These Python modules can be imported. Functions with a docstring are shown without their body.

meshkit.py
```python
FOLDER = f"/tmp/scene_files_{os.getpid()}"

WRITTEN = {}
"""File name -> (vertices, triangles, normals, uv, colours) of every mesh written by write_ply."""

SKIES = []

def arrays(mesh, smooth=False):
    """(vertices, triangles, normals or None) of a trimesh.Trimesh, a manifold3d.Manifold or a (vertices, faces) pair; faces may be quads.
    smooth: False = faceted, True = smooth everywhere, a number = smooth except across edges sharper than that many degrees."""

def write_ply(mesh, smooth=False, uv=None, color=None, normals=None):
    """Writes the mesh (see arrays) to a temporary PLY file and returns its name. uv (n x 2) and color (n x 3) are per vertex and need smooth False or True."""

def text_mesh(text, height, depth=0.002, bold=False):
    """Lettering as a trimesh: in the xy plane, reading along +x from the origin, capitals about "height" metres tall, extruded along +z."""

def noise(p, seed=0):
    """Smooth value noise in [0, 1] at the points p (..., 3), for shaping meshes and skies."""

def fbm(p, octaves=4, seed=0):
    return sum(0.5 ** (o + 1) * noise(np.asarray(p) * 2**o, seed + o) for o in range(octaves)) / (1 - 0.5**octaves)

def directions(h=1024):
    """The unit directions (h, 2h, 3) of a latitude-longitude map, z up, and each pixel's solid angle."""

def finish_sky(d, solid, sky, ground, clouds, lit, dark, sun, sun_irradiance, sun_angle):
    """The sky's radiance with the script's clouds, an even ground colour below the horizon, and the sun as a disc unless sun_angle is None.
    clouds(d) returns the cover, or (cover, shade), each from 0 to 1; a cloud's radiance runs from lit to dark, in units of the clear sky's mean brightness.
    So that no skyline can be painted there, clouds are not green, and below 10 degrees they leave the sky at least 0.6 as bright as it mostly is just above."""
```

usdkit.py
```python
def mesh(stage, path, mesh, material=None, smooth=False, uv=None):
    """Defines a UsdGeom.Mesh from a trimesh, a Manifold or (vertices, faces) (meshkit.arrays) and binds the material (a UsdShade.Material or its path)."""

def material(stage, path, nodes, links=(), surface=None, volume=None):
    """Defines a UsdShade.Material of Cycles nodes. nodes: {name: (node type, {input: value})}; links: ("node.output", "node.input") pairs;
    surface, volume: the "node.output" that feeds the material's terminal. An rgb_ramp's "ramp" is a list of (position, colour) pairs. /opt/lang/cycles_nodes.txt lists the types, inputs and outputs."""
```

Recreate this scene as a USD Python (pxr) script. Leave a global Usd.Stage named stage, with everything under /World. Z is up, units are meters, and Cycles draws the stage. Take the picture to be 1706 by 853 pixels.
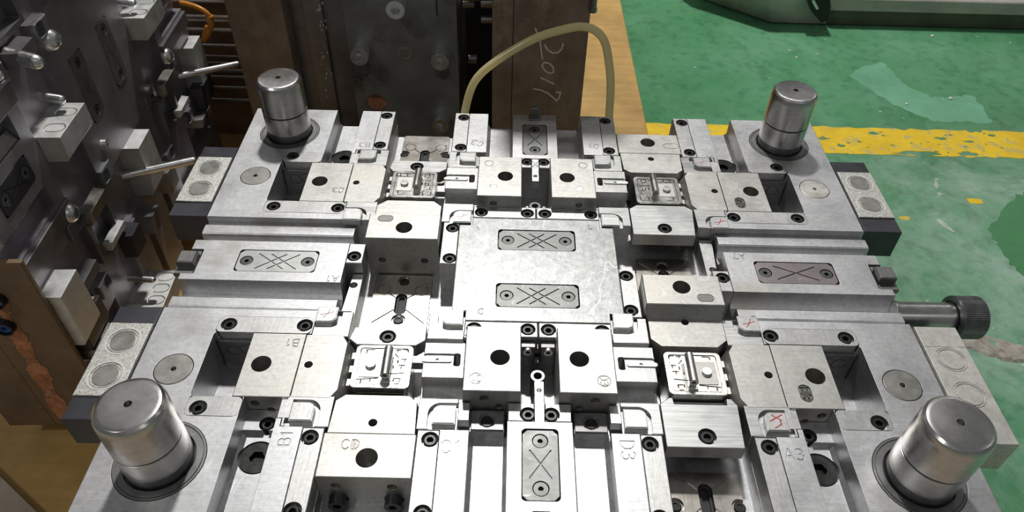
import math, random
import numpy as np, trimesh, usdkit, meshkit
from manifold3d import Manifold, CrossSection, Mesh as MMesh
from shapely.geometry import LineString, Point, Polygon, box as sbox
from shapely.ops import unary_union
from pxr import Usd, UsdGeom, UsdLux, UsdShade, Gf, Sdf

random.seed(7); rng = np.random.default_rng(7)
stage = Usd.Stage.CreateInMemory()
UsdGeom.SetStageUpAxis(stage, 'Z'); UsdGeom.SetStageMetersPerUnit(stage, 1.0)
UsdGeom.Xform.Define(stage, '/World')

# ---------------------------------------------------------------- camera
cam = UsdGeom.Camera.Define(stage, '/World/camera')
X = (0.99971061, 0.01200762, 0.02084508); Y = (-0.02334664, 0.69318861, 0.72037802); Z = (-0.00579955, -0.72065621, 0.69326834)
C = (-0.03184855, -0.56657111, 0.56035571)
cam.AddTransformOp().Set(Gf.Matrix4d(*X, 0, *Y, 0, *Z, 0, *C, 1))
cam.CreateHorizontalApertureAttr(36.0); cam.CreateFocalLengthAttr(36.0 * 1235.987 / 1706)
cam.CreateClippingRangeAttr(Gf.Vec2f(0.05, 100)); cam.CreateFStopAttr(12.0); cam.CreateFocusDistanceAttr(0.78); cam.CreateExposureAttr(0.14)

# ---------------------------------------------------------------- light: hall fill and ceiling lamps
dome = UsdLux.DomeLight.Define(stage, '/World/hall_light')
dome.CreateIntensityAttr(0.030); dome.CreateColorAttr(Gf.Vec3f(0.97, 1.0, 1.02))
def lamp(name, x, y, z, w, d, power, col=(1, 0.99, 0.96)):
    l = UsdLux.RectLight.Define(stage, '/World/' + name)
    l.AddTranslateOp().Set(Gf.Vec3d(x, y, z))
    l.CreateWidthAttr(w); l.CreateHeightAttr(d); l.CreateIntensityAttr(power); l.CreateColorAttr(Gf.Vec3f(*col))
lamp('high_bay_lamp', -0.20, 2.0, 3.3, 0.24, 0.24, 490)
lamp('near_high_bay_lamp', -2.1, -1.7, 3.3, 0.24, 0.24, 95)
n = 0
for xx, yy, pw in ((0.0, -2.6, 4), (2.2, -2.6, 6), (-1.7, 2.8, 2.0), (1.35, 2.6, 8.0), (4.4, 0.8, 4), (-3.2, 4.8, 8), (4.4, 4.8, 10)):
    lamp('tube_lamp_%d' % n, xx, yy, 3.6, 1.2, 0.25, pw); n += 1

# ---------------------------------------------------------------- materials
def mat(name, base=(.6, .6, .6), metal=1.0, rough=.35, var=.11, rvar=.06, scale=40., streak=None, sstr=.055, speck=0., scratch=0., bevel=.0005,
        tint2=None, tscale=9., tpos=(.55, .72), bump=.0, bscale=300., spec=.5, trans=0.0, ior=1.5):
    """Metal or paint: blotchy tone, stretched machining streaks, thin scratches, softened edges."""
    N = {'g': ('geometry', {}), 'p': ('principled_bsdf', {'metallic': metal, 'roughness': rough, 'specular_ior_level': spec, 'transmission_weight': trans, 'ior': ior}),
         'n1': ('noise_texture', {'scale': scale, 'detail': 5.0, 'roughness': .65})}
    L = [('g.position', 'n1.vector')]
    lo, hi = [tuple(max(0, c * (1 - var)) for c in base), tuple(min(1, c * (1 + var)) for c in base)]
    N['r1'] = ('rgb_ramp', {'ramp': [(.3, lo), (.7, hi)]}); L.append(('n1.fac', 'r1.fac'))
    col = 'r1.color'
    N['mr'] = ('map_range', {'from_min': .3, 'from_max': .7, 'to_min': rough - rvar, 'to_max': rough + rvar, 'clamp': True})
    L += [('n1.fac', 'mr.value'), ('mr.result', 'p.roughness')]
    height = None
    if streak:
        N['mp'] = ('mapping', {'scale': streak}); N['n2'] = ('noise_texture', {'scale': 1.0, 'detail': 3.0, 'roughness': .6})
        L += [('g.position', 'mp.vector'), ('mp.vector', 'n2.vector')]
        N['r2'] = ('rgb_ramp', {'ramp': [(.3, (1 - 2 * sstr,) * 3), (.7, (1.0,) * 3)]}); L.append(('n2.fac', 'r2.fac'))
        N['m2'] = ('mix_color', {'blend_type': 'multiply', 'fac': 1.0}); L += [(col, 'm2.a'), ('r2.color', 'm2.b')]
        col = 'm2.result'; height = 'n2.fac'
    if speck:
        N['n5'] = ('noise_texture', {'scale': 210.0, 'detail': 5.0, 'roughness': .75}); N['r5'] = ('rgb_ramp', {'ramp': [(.36, (1 - speck,) * 3), (.56, (1.0,) * 3)]})
        N['m5'] = ('mix_color', {'blend_type': 'multiply', 'fac': 1.0}); L += [('g.position', 'n5.vector'), ('n5.fac', 'r5.fac'), (col, 'm5.a'), ('r5.color', 'm5.b')]
        col = 'm5.result'
    if tint2:
        N['n3'] = ('noise_texture', {'scale': tscale, 'detail': 6.0, 'roughness': .7}); L.append(('g.position', 'n3.vector'))
        N['r3'] = ('rgb_ramp', {'ramp': [(tpos[0], (0,) * 3), (tpos[1], (1,) * 3)]}); L.append(('n3.fac', 'r3.fac'))
        N['m3'] = ('mix_color', {'blend_type': 'mix', 'b': tint2}); L += [(col, 'm3.a'), ('r3.color', 'm3.fac')]
        col = 'm3.result'
    if scratch:
        prev = col
        for k, (sc, seed) in enumerate(((22., .0), (55., 4.3))):
            N['sm%d' % k] = ('mapping', {'location': (seed, seed, seed), 'scale': (1.6, .8, 1.)}); N['sn%d' % k] = ('noise_texture', {'scale': sc, 'detail': 1.0, 'distortion': .4})
            N['sr%d' % k] = ('rgb_ramp', {'ramp': [(.492, (0,) * 3), (.5, (1,) * 3), (.508, (0,) * 3)]})
            N['sx%d' % k] = ('noise_texture', {'scale': sc * .9, 'detail': 2.0}); N['sy%d' % k] = ('rgb_ramp', {'ramp': [(.54, (0,) * 3), (.62, (scratch,) * 3)]})
            N['sz%d' % k] = ('mix_color', {'blend_type': 'multiply', 'fac': 1.0})
            N['mx%d' % k] = ('mix_color', {'blend_type': 'mix', 'b': (.92, .92, .92)})
            L += [('g.position', 'sm%d.vector' % k), ('sm%d.vector' % k, 'sn%d.vector' % k), ('sn%d.fac' % k, 'sr%d.fac' % k), ('g.position', 'sx%d.vector' % k), ('sx%d.fac' % k, 'sy%d.fac' % k),
                  ('sr%d.color' % k, 'sz%d.a' % k), ('sy%d.color' % k, 'sz%d.b' % k), ('sz%d.result' % k, 'mx%d.fac' % k), (prev, 'mx%d.a' % k)]
            prev = 'mx%d.result' % k
        col = prev
    L.append((col, 'p.base_color'))
    nrm = None
    if bevel:
        N['bv'] = ('bevel', {'samples': 4, 'radius': bevel}); nrm = 'bv.bevel'
    if bump:
        N['nb'] = ('noise_texture', {'scale': bscale, 'detail': 4.0}); L.append(('g.position', 'nb.vector')); height = 'nb.fac'
    if height:
        N['bp'] = ('bump', {'strength': bump or .12, 'distance': .0006}); L.append((height, 'bp.height'))
        if nrm: L.append((nrm, 'bp.normal'))
        nrm = 'bp.normal'
    if nrm: L.append((nrm, 'p.normal'))
    return usdkit.material(stage, '/World/Looks/' + name, N, L, surface='p.BSDF')

M = {}
M['plate'] = mat('plate_steel', (.66, .66, .67), rough=.46, speck=0.16, scale=18, streak=(30, 500, 30), scratch=.5, tint2=(.45, .425, .39), tscale=7)
M['ground'] = mat('ground_steel', (.60, .595, .585), rough=.46, speck=0.16, scale=25, streak=(500, 40, 40), scratch=.35)
M['slider'] = mat('slider_steel', (.60, .59, .56), rough=.48, speck=0.16, scale=30, streak=(40, 420, 40), scratch=.25, tint2=(.56, .53, .48), tscale=11)
M['centre'] = mat('centre_steel', (.37, .37, .37), rough=.44, speck=0.22, scale=60, streak=(350, 120, 50), scratch=.9, tint2=(.45, .45, .44), tscale=75, tpos=(.45, .7))
M['milled'] = mat('milled_steel', (.66, .66, .65), rough=.42, scale=25, streak=(18, 520, 18), sstr=.20)
M['wear'] = mat('wear_steel', (.24, .24, .235), rough=.48, scale=35, streak=(60, 300, 60), scratch=.3)
M['wear_pink'] = mat('wear_steel_oxide', (.30, .262, .268), rough=.48, scale=35, streak=(60, 300, 60), scratch=.3)
M['pillar'] = mat('pillar_steel', (.68, .66, .645), rough=.27, rvar=.06, scale=20, streak=(20, 20, 260), sstr=.05)
M['core'] = mat('core_steel', (.72, .71, .67), rough=.28, scale=60, bevel=.0003)
M['screw'] = mat('black_oxide', (.05, .05, .048), metal=.7, rough=.36, spec=.3, scale=120, var=.3, bevel=.0004)
M['socket'] = mat('socket_dark', (.05, .05, .05), metal=.6, rough=.5, bevel=0)
M['side'] = mat('blackened_block', (.10, .10, .115), metal=.75, rough=.38, scale=30, streak=(30, 300, 30))
M['pad_plate'] = mat('etched_plate', (.66, .65, .61), rough=.5, scale=400, var=.35, bump=.25, bscale=900)
M['pad_ring'] = mat('bright_ring', (.86, .85, .82), metal=.3, rough=.45, scale=200)
M['seat'] = mat('oiled_seat', (.50, .47, .43), rough=.34, scale=30, streak=(300, 30, 30), tint2=(.30, .26, .22), tscale=16)
M['dark'] = mat('oiled_dark_steel', (.26, .25, .255), metal=.65, rough=.38, scale=18, var=.25, streak=(40, 40, 300), tint2=(.22, .22, .23), tscale=12)
M['dark2'] = mat('oiled_violet_steel', (.36, .33, .365), metal=.65, rough=.42, scale=14, var=.25, streak=(40, 200, 40), tint2=(.30, .34, .34), tscale=9)
M['wear_pale'] = mat('pale_wear_steel', (.50, .50, .49), rough=.44, scale=35, streak=(60, 300, 60), scratch=.3)
M['wear_screw'] = mat('grey_screw', (.13, .13, .125), rough=.42, scale=90)
M['ivory'] = mat('pale_side_plate', (.70, .68, .63), metal=.45, rough=.5, scale=35, speck=.2, tint2=(.45, .43, .40), tscale=16, tpos=(.6, .75))
M['heel'] = mat('worn_heel_steel', (.80, .80, .78), metal=.8, rough=.5, scale=60)
M['bright'] = mat('bright_steel', (.85, .85, .83), rough=.34, scale=40)
M['rust'] = mat('rusty_plate', (.235, .155, .09), metal=.15, rough=.55, scale=14, var=.3, tint2=(.32, .20, .11), tscale=12, bump=.3, bscale=160, bevel=.001)
M['rust2'] = mat('rust_streak', (.48, .20, .09), metal=0, rough=.8, scale=60, var=.5, tint2=(.62, .40, .27), tscale=70, bump=.5, bscale=240, bevel=0)
M['brown'] = mat('brown_block', (.30, .225, .165), metal=.35, rough=.5, scale=16, var=.35, tint2=(.40, .33, .26), tscale=14, streak=(200, 40, 20), bump=.2, bscale=200, bevel=.001)
M['grey_mould'] = mat('grey_mould_plate', (.24, .24, .235), metal=.5, rough=.42, scale=9, var=.35, tint2=(.10, .07, .05), tscale=7, bevel=.001)
M['chalk'] = mat('chalk', (.72, .69, .62), metal=0, rough=.9, scale=900, var=.3, bevel=0)
M['ink'] = mat('red_ink', (.55, .03, .05), metal=0, rough=.6, scale=400, var=.3, bevel=0)
M['blue'] = mat('blue_plug', (.03, .09, .30), metal=.4, rough=.3, scale=100)
M['orange'] = mat('orange_tube', (.75, .30, .04), metal=0, rough=.35, scale=80, bevel=0)
M['wood'] = mat('plywood', (.60, .37, .12), metal=0, rough=.55, scale=9, var=.22, streak=(4, 60, 60), sstr=.10, tint2=(.40, .23, .08), tscale=22, tpos=(.6, .75), bump=.15, bscale=200, bevel=0)
M['wood2'] = mat('pale_plywood', (.52, .43, .33), metal=0, rough=.6, scale=11, var=.15, streak=(60, 6, 60), sstr=.1, tint2=(.30, .23, .17), tscale=30, bump=.2, bscale=260, bevel=0)
M['concrete'] = mat('broken_concrete', (.42, .38, .33), metal=0, rough=.9, scale=60, var=.3, tint2=(.20, .18, .15), tscale=45, bump=.9, bscale=120, bevel=0)
M['cart'] = mat('cart_metal', (.50, .46, .43), metal=.1, rough=.45, scale=14, var=.2, streak=(10, 120, 120))
M['cartdark'] = mat('cart_dark', (.10, .095, .07), metal=.3, rough=.5, scale=14, var=.3)
M['rubber'] = mat('black_rubber', (.012, .012, .013), metal=0, rough=.5, scale=50, bevel=0)
M['disc'] = mat('disc_steel', (.44, .43, .40), rough=.4, scale=80, streak=(200, 60, 60))
M['disc_pale'] = mat('disc_pale_steel', (.74, .72, .66), rough=.42, scale=40, var=.2)
M['knurl'] = mat('knurled_bolt', (.24, .24, .245), metal=.9, rough=.36, scale=60, var=.25)
M['hose'] = usdkit.material(stage, '/World/Looks/hose_plastic', {'p': ('principled_bsdf', {'base_color': (.93, .83, .50), 'roughness': .18, 'coat_weight': .5, 'coat_roughness': .08}), 't': ('translucent_bsdf', {'color': (.98, .90, .58)}), 'm': ('mix_closure', {'fac': .5})}, [('p.BSDF', 'm.closure1'), ('t.bsdf', 'm.closure2')], surface='m.closure')

def floor_mat():
    N = {'g': ('geometry', {}), 'p': ('principled_bsdf', {'roughness': .3, 'specular_ior_level': .5}),
         'n1': ('noise_texture', {'scale': 2.3, 'detail': 4.0, 'roughness': .6}), 'r1': ('rgb_ramp', {'ramp': [(.30, (.058, .240, .095)), (.52, (.088, .31, .140)), (.72, (.15, .40, .22))]}),
         'n2': ('noise_texture', {'scale': 7.0, 'detail': 8.0, 'roughness': .75, 'distortion': .5}), 'r2': ('rgb_ramp', {'ramp': [(.40, (.12,) * 3), (.66, (.8,) * 3)]}),
         'm2': ('mix_color', {'blend_type': 'mix', 'b': (.42, .57, .47)}),
         'sx': ('separate_xyz', {}), 'wx': ('map_range', {'from_min': .42, 'from_max': .80, 'to_min': 0, 'to_max': 1, 'clamp': True}), 'wy': ('map_range', {'from_min': .82, 'from_max': .55, 'to_min': 0, 'to_max': 1, 'clamp': True}),
         'w': ('math', {'math_type': 'multiply'}), 'w2': ('math', {'math_type': 'multiply'}), 'w3': ('math', {'math_type': 'multiply_add', 'value2': 1.05, 'value3': .12}), 'm2f': ('math', {'math_type': 'multiply', 'use_clamp': True}),
         'n4': ('noise_texture', {'scale': 45.0, 'detail': 5.0}), 'r4': ('rgb_ramp', {'ramp': [(.28, (.72,) * 3), (.5, (1,) * 3)]}), 'm4': ('mix_color', {'blend_type': 'multiply', 'fac': 1.0}),
         'v': ('voronoi_texture', {'scale': 26.0}), 'r5': ('rgb_ramp', {'ramp': [(.035, (1,) * 3), (.06, (0,) * 3)]}), 'm5': ('mix_color', {'blend_type': 'mix', 'b': (.62, .68, .60)}), 'm5f': ('math', {'math_type': 'multiply'}), 'r6': ('rgb_ramp', {'ramp': [(.50, (0,) * 3), (.56, (1,) * 3)]}),
         'n6': ('noise_texture', {'scale': 2.0, 'detail': 2.0}),
         'rr': ('map_range', {'from_min': .3, 'from_max': .7, 'to_min': .22, 'to_max': .5, 'clamp': True}), 'bp': ('bump', {'strength': .06, 'distance': .002})}
    L = [('g.position', 'n1.vector'), ('g.position', 'n2.vector'), ('g.position', 'n4.vector'), ('g.position', 'v.vector'), ('g.position', 'n6.vector'), ('g.position', 'sx.vector'),
         ('n1.fac', 'r1.fac'), ('n2.fac', 'r2.fac'), ('sx.x', 'wx.value'), ('sx.y', 'wy.value'), ('wx.result', 'w.value1'), ('wy.result', 'w.value2'), ('w.value', 'w3.value1'),
         ('r2.color', 'm2f.value1'), ('w3.value', 'm2f.value2'), ('r1.color', 'm2.a'), ('m2f.value', 'm2.fac'), ('m2.result', 'm4.a'), ('n4.fac', 'r4.fac'), ('r4.color', 'm4.b'),
         ('v.distance', 'r5.fac'), ('n6.fac', 'r6.fac'), ('r5.color', 'm5f.value1'), ('r6.color', 'm5f.value2'), ('m5f.value', 'm5.fac'), ('m4.result', 'm5.a'), ('m5.result', 'p.base_color'),
         ('n2.fac', 'rr.value'), ('rr.result', 'p.roughness'), ('n4.fac', 'bp.height'), ('bp.normal', 'p.normal')]
    return usdkit.material(stage, '/World/Looks/epoxy_floor', N, L, surface='p.BSDF')
M['floor'] = floor_mat()
M['yellow'] = mat('yellow_paint', (.92, .60, .02), metal=0, rough=.5, scale=20, var=.15, tint2=(.62, .50, .16), tscale=38, tpos=(.54, .60), bevel=0, bump=.2, bscale=120)
M['greenworn'] = mat('worn_green_paint', (.45, .55, .46), metal=0, rough=.6, scale=30, var=.3, bevel=0)
M['greendark'] = mat('recoated_green_paint', (.06, .25, .09), metal=0, rough=.35, scale=8, var=.2, bevel=0)
M['greenpale'] = mat('pale_green_paint', (.17, .43, .26), metal=0, rough=.4, scale=10, var=.15, bevel=0)

# ---------------------------------------------------------------- scene helpers (lengths in millimetres)
used = {}
def number(parent, name):
    k = (parent, name); used[k] = used.get(k, -1) + 1
    return name if used[k] == 0 else '%s_%03d' % (name, used[k])
class Thing:
    def __init__(s, name, label, cat, loc=(0, 0, 0), group=None, kind=None):
        s.path = '/World/' + number('', name); s.loc = np.array(loc, float)
        x = UsdGeom.Xform.Define(stage, s.path); x.AddTranslateOp().Set(Gf.Vec3d(*(s.loc * .001)))
        p = x.GetPrim(); p.SetCustomDataByKey('label', label)
        if cat: p.SetCustomDataByKey('category', cat)
        if group: p.SetCustomDataByKey('group', group)
        if kind: p.SetCustomDataByKey('kind', kind)
        s.last = None
    def add(s, name, m, material, label=None, under=None, smooth=32, kind=None):
        base = under or s.path
        path = base + '/' + number(base, name)
        v, f = arr(m)
        g = usdkit.mesh(stage, path, trimesh.Trimesh((v - s.loc) * .001, f, process=False), M[material], smooth=smooth)
        if label: g.GetPrim().SetCustomDataByKey('label', label)
        if kind: g.GetPrim().SetCustomDataByKey('kind', kind)
        s.last = path
        return path
def solo(name, m, material, label, cat, loc=None, smooth=32, group=None, kind=None):
    v, f = arr(m); path = '/World/' + number('', name)
    loc = np.array(loc if loc is not None else [*(v[:, :2].min(0) + v[:, :2].max(0)) / 2, v[:, 2].min()], float)
    g = usdkit.mesh(stage, path, trimesh.Trimesh((v - loc) * .001, f, process=False), M[material], smooth=smooth)
    g.AddTranslateOp().Set(Gf.Vec3d(*(loc * .001)))
    p = g.GetPrim(); p.SetCustomDataByKey('label', label)
    if cat: p.SetCustomDataByKey('category', cat)
    if group: p.SetCustomDataByKey('group', group)
    if kind: p.SetCustomDataByKey('kind', kind)
    return path
def arr(m):
    if isinstance(m, Manifold):
        q = m.to_mesh(); return np.array(q.vert_properties[:, :3], float), np.array(q.tri_verts)
    return np.array(m.vertices, float), np.array(m.faces)
def man(tm):
    return Manifold(MMesh(np.asarray(tm.vertices, np.float32), np.asarray(tm.faces, np.uint32)))
def box(x0, x1, y0, y1, z0, z1, c=.6):
    x0, x1 = sorted((x0, x1)); y0, y1 = sorted((y0, y1))
    r = lambda i, z: [(x0 + i, y0 + i, z), (x1 - i, y0 + i, z), (x1 - i, y1 - i, z), (x0 + i, y1 - i, z)]
    return Manifold.hull_points(np.array(r(0, z0) + (r(0, z1 - c) + r(c, z1) if c else r(0, z1)), float))
def hull(*rings): return Manifold.hull_points(np.array([p for r in rings for p in r], float))
def ring(pts, z): return [(x, y, z) for x, y in pts]
def cyl(x, y, z0, z1, r, r2=None, seg=40): return Manifold.cylinder(z1 - z0, r, r if r2 is None else r2, seg).translate((x, y, z0))
def xcyl(x0, x1, y, z, r, seg=28): return Manifold.cylinder(x1 - x0, r, r, seg).rotate((0, 90, 0)).translate((x0, y, z))
def ycyl(x, y0, y1, z, r, seg=28): return Manifold.cylinder(y1 - y0, r, r, seg).rotate((-90, 0, 0)).translate((x, y0, z))
def rod(a, b, r, r2=None, seg=24):
    a, b = np.array(a, float), np.array(b, float); d = b - a; L = np.linalg.norm(d); d /= L
    t = Manifold.cylinder(L, r, r if r2 is None else r2, seg)
    u = np.cross((0, 0, 1), d)
    if np.linalg.norm(u) < 1e-6: u = np.array((1., 0, 0))
    u /= np.linalg.norm(u); w = np.cross(d, u)
    m = np.zeros((3, 4)); m[:, 0] = u; m[:, 1] = w; m[:, 2] = d; m[:, 3] = a
    return t.transform(m)
def ext(shape, z0, z1):
    """A shapely outline extruded."""
    out = Manifold()
    for g in getattr(shape, 'geoms', [shape]):
        rings = [np.array(g.exterior.coords)[:-1]] + [np.array(i.coords)[:-1] for i in g.interiors]
        from manifold3d import FillRule
        out = out + Manifold.extrude(CrossSection([r for r in rings], FillRule.EvenOdd), z1 - z0).translate((0, 0, z0))
    return out
def stroke(pts, w, res=4): return LineString(pts).buffer(w / 2, quad_segs=res)
def rrect(x0, x1, y0, y1, r): return sbox(min(x0, x1) + r, min(y0, y1) + r, max(x0, x1) - r, max(y0, y1) - r).buffer(r, quad_segs=6) if r > 0 else sbox(min(x0, x1), min(y0, y1), max(x0, x1), max(y0, y1))
def mir(m, sx, sy): return m if (sx, sy) == (1, 1) else m.scale((sx, sy, 1))
FONT = {'A': [[(0, 0), (.35, 1), (.7, 0)], [(.14, .38), (.56, .38)]], 'B': [[(0, 0), (0, 1), (.45, 1), (.6, .85), (.6, .65), (.45, .53), (0, .53)], [(.45, .53), (.65, .38), (.65, .15), (.45, 0), (0, 0)]],
        'C': [[(.62, .82), (.45, 1), (.2, 1), (0, .75), (0, .25), (.2, 0), (.45, 0), (.62, .18)]], 'D': [[(0, 0), (0, 1), (.35, 1), (.62, .75), (.62, .25), (.35, 0), (0, 0)]],
        'E': [[(.55, 1), (0, 1), (0, 0), (.55, 0)], [(0, .52), (.45, .52)]], '1': [[(.1, .8), (.3, 1), (.3, 0)]], '2': [[(0, .8), (.15, 1), (.4, 1), (.55, .8), (.5, .55), (0, 0), (.6, 0)]],
        '3': [[(0, .9), (.2, 1), (.45, .95), (.55, .75), (.4, .55), (.2, .53)], [(.4, .55), (.6, .35), (.5, .08), (.25, 0), (0, .1)]], '0': [[(.3, 1), (.06, .8), (.02, .35), (.25, 0), (.5, .15), (.58, .6), (.3, 1)]],
        '7': [[(.0, .86), (.02, 1), (.55, .96), (.2, 0)]]}
def word(t, x, y, h, rot=0, w=.9):
    """Stroke lettering centred at x, y."""
    ls, cx = [], 0
    for ch in t:
        for s in FONT[ch]: ls.append([(cx + px, py) for px, py in s])
        cx += .9
    cx -= .25; a = math.radians(rot); out = []
    for s in ls:
        q = []
        for px, py in s:
            px, py = (px - cx / 2) * h, (py - .5) * h
            q.append((x + px * math.cos(a) - py * math.sin(a), y + px * math.sin(a) + py * math.cos(a)))
        out.append(stroke(q, w, 2))
    return unary_union(out)
def engrave(m, shape, z, depth=.5): return m - ext(shape, z - depth, z + 1)
def screw_mesh(x, y, z, r=6.3, h=6):
    r -= .35
    head = cyl(x, y, z - h, z - .7, r) + cyl(x, y, z - .7, z, r, r - .7)
    return head - cyl(x, y, z - h + 1.2, z + 1, r * .56, seg=6)
def bore(x, y, z, r=6.3, d=6.2): return cyl(x, y, z - d, z + 1, r + 1.5)
def add_screw(t, x, y, z, r=6.3, h=6, material='screw', under=None, depth=1.0):
    return t.add('socket_screw', screw_mesh(x, y, z - depth, r, h - depth), material, under=under)
CAV = {(-1, -1): 'near left', (1, -1): 'near right', (-1, 1): 'far left', (1, 1): 'far right'}
CORN = ((-1, -1), (1, -1), (-1, 1), (1, 1))

# ---------------------------------------------------------------- the setting: floor, paint, boards
FZ, WZ, BZ0 = -322.0, -300.0, -255.2
solo('floor', box(-4000, 5000, -3000, 7000, FZ - 60, FZ, 0), 'floor', 'green painted workshop floor with worn patches', None, kind='structure', smooth=False)
def wavy(x0, x1, y0, y1, amp, seed, n=70):
    r = np.random.default_rng(seed); xs = np.linspace(x0, x1, n)
    up = [(x, y1 + r.normal(0, amp)) for x in xs]; lo = [(x, y0 + r.normal(0, amp)) for x in xs]
    return Polygon(lo + up[::-1]).buffer(0)
stripe = wavy(200, 4200, 672, 768, 2.0, 3, 240)
r_ = np.random.default_rng(11); chips = []
for k in range(90):
    cx, cy, rr = r_.uniform(520, 1500), r_.uniform(650, 760), r_.uniform(1.2, 4) * (1 if r_.random() < .85 else 2.2)
    a = np.sort(r_.uniform(0, 6.28, 9)); chips.append(Polygon([(cx + 1.8 * rr * r_.uniform(.5, 1.2) * math.cos(t), cy + rr * r_.uniform(.5, 1.2) * math.sin(t)) for t in a]).buffer(0))
for (cx, cy, sx, sy) in ((800, 680, 50, 9), (905, 682, 22, 9), (870, 735, 14, 6), (650, 700, 9, 5), (955, 770, 20, 10)):
    a = np.linspace(0, 6.28, 18)[:-1]; chips.append(Polygon([(cx + sx * r_.uniform(.6, 1.2) * math.cos(t), cy + sy * r_.uniform(.5, 1.2) * math.sin(t)) for t in a]).buffer(0))
stripe = stripe.difference(unary_union(chips))
solo('trim_1', ext(stripe, FZ, FZ + .6), 'yellow', 'chipped yellow line painted across the green floor', None, kind='structure', smooth=False)
def blob(pts, amp, seed, z, h, material, name, label, cat, kind=None):
    r = np.random.default_rng(seed); out = []
    for (a, b) in zip(pts, pts[1:] + pts[:1]):
        n = max(2, int(math.dist(a, b) / 9))
        for k in range(n): out.append((a[0] + (b[0] - a[0]) * k / n + r.normal(0, amp), a[1] + (b[1] - a[1]) * k / n + r.normal(0, amp)))
    return Polygon(out).buffer(0)
crack = blob([(655, 196), (690, 209), (722, 200), (742, 189), (775, 173), (860, 160), (850, 128), (757, 143), (727, 148), (708, 156), (688, 166), (660, 172)], 2.2, 5, 0, 0, None, '', '', None)
def rough_slab(shape, z0, z1, seed, amp, step=5):
    """A broken surface: outline filled with a jittered grid, raised and sunk by noise."""
    pts = [p for p in shape.exterior.coords[:-1]]
    x0, y0, x1, y1 = shape.bounds; r = np.random.default_rng(seed)
    inner = shape.buffer(-2.5)
    for x in np.arange(x0, x1, step):
        for y in np.arange(y0, y1, step):
            q = (x + r.uniform(-1.5, 1.5), y + r.uniform(-1.5, 1.5))
            if inner.contains(Point(q)): pts.append(q)
    from scipy.spatial import Delaunay
    P = np.array(pts); tri = Delaunay(P).simplices
    keep = [t for t in tri if shape.contains(Point(P[t].mean(0)))]
    nb = len(shape.exterior.coords) - 1
    z = z1 + amp * (meshkit.fbm(np.c_[P / 22., np.zeros(len(P))], 4, seed) - .5) * 2
    z[:nb] = z0
    return trimesh.Trimesh(np.c_[P, z], [(t if np.cross(P[t[1]] - P[t[0]], P[t[2]] - P[t[0]]) > 0 else t[::-1]) for t in keep], process=False)
solo('trim_2', rough_slab(crack, FZ + .2, FZ + 2.5, 4, 4.0, 4), 'concrete', 'broken strip of bare concrete across the green floor paint', None, kind='structure', smooth=False)
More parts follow.
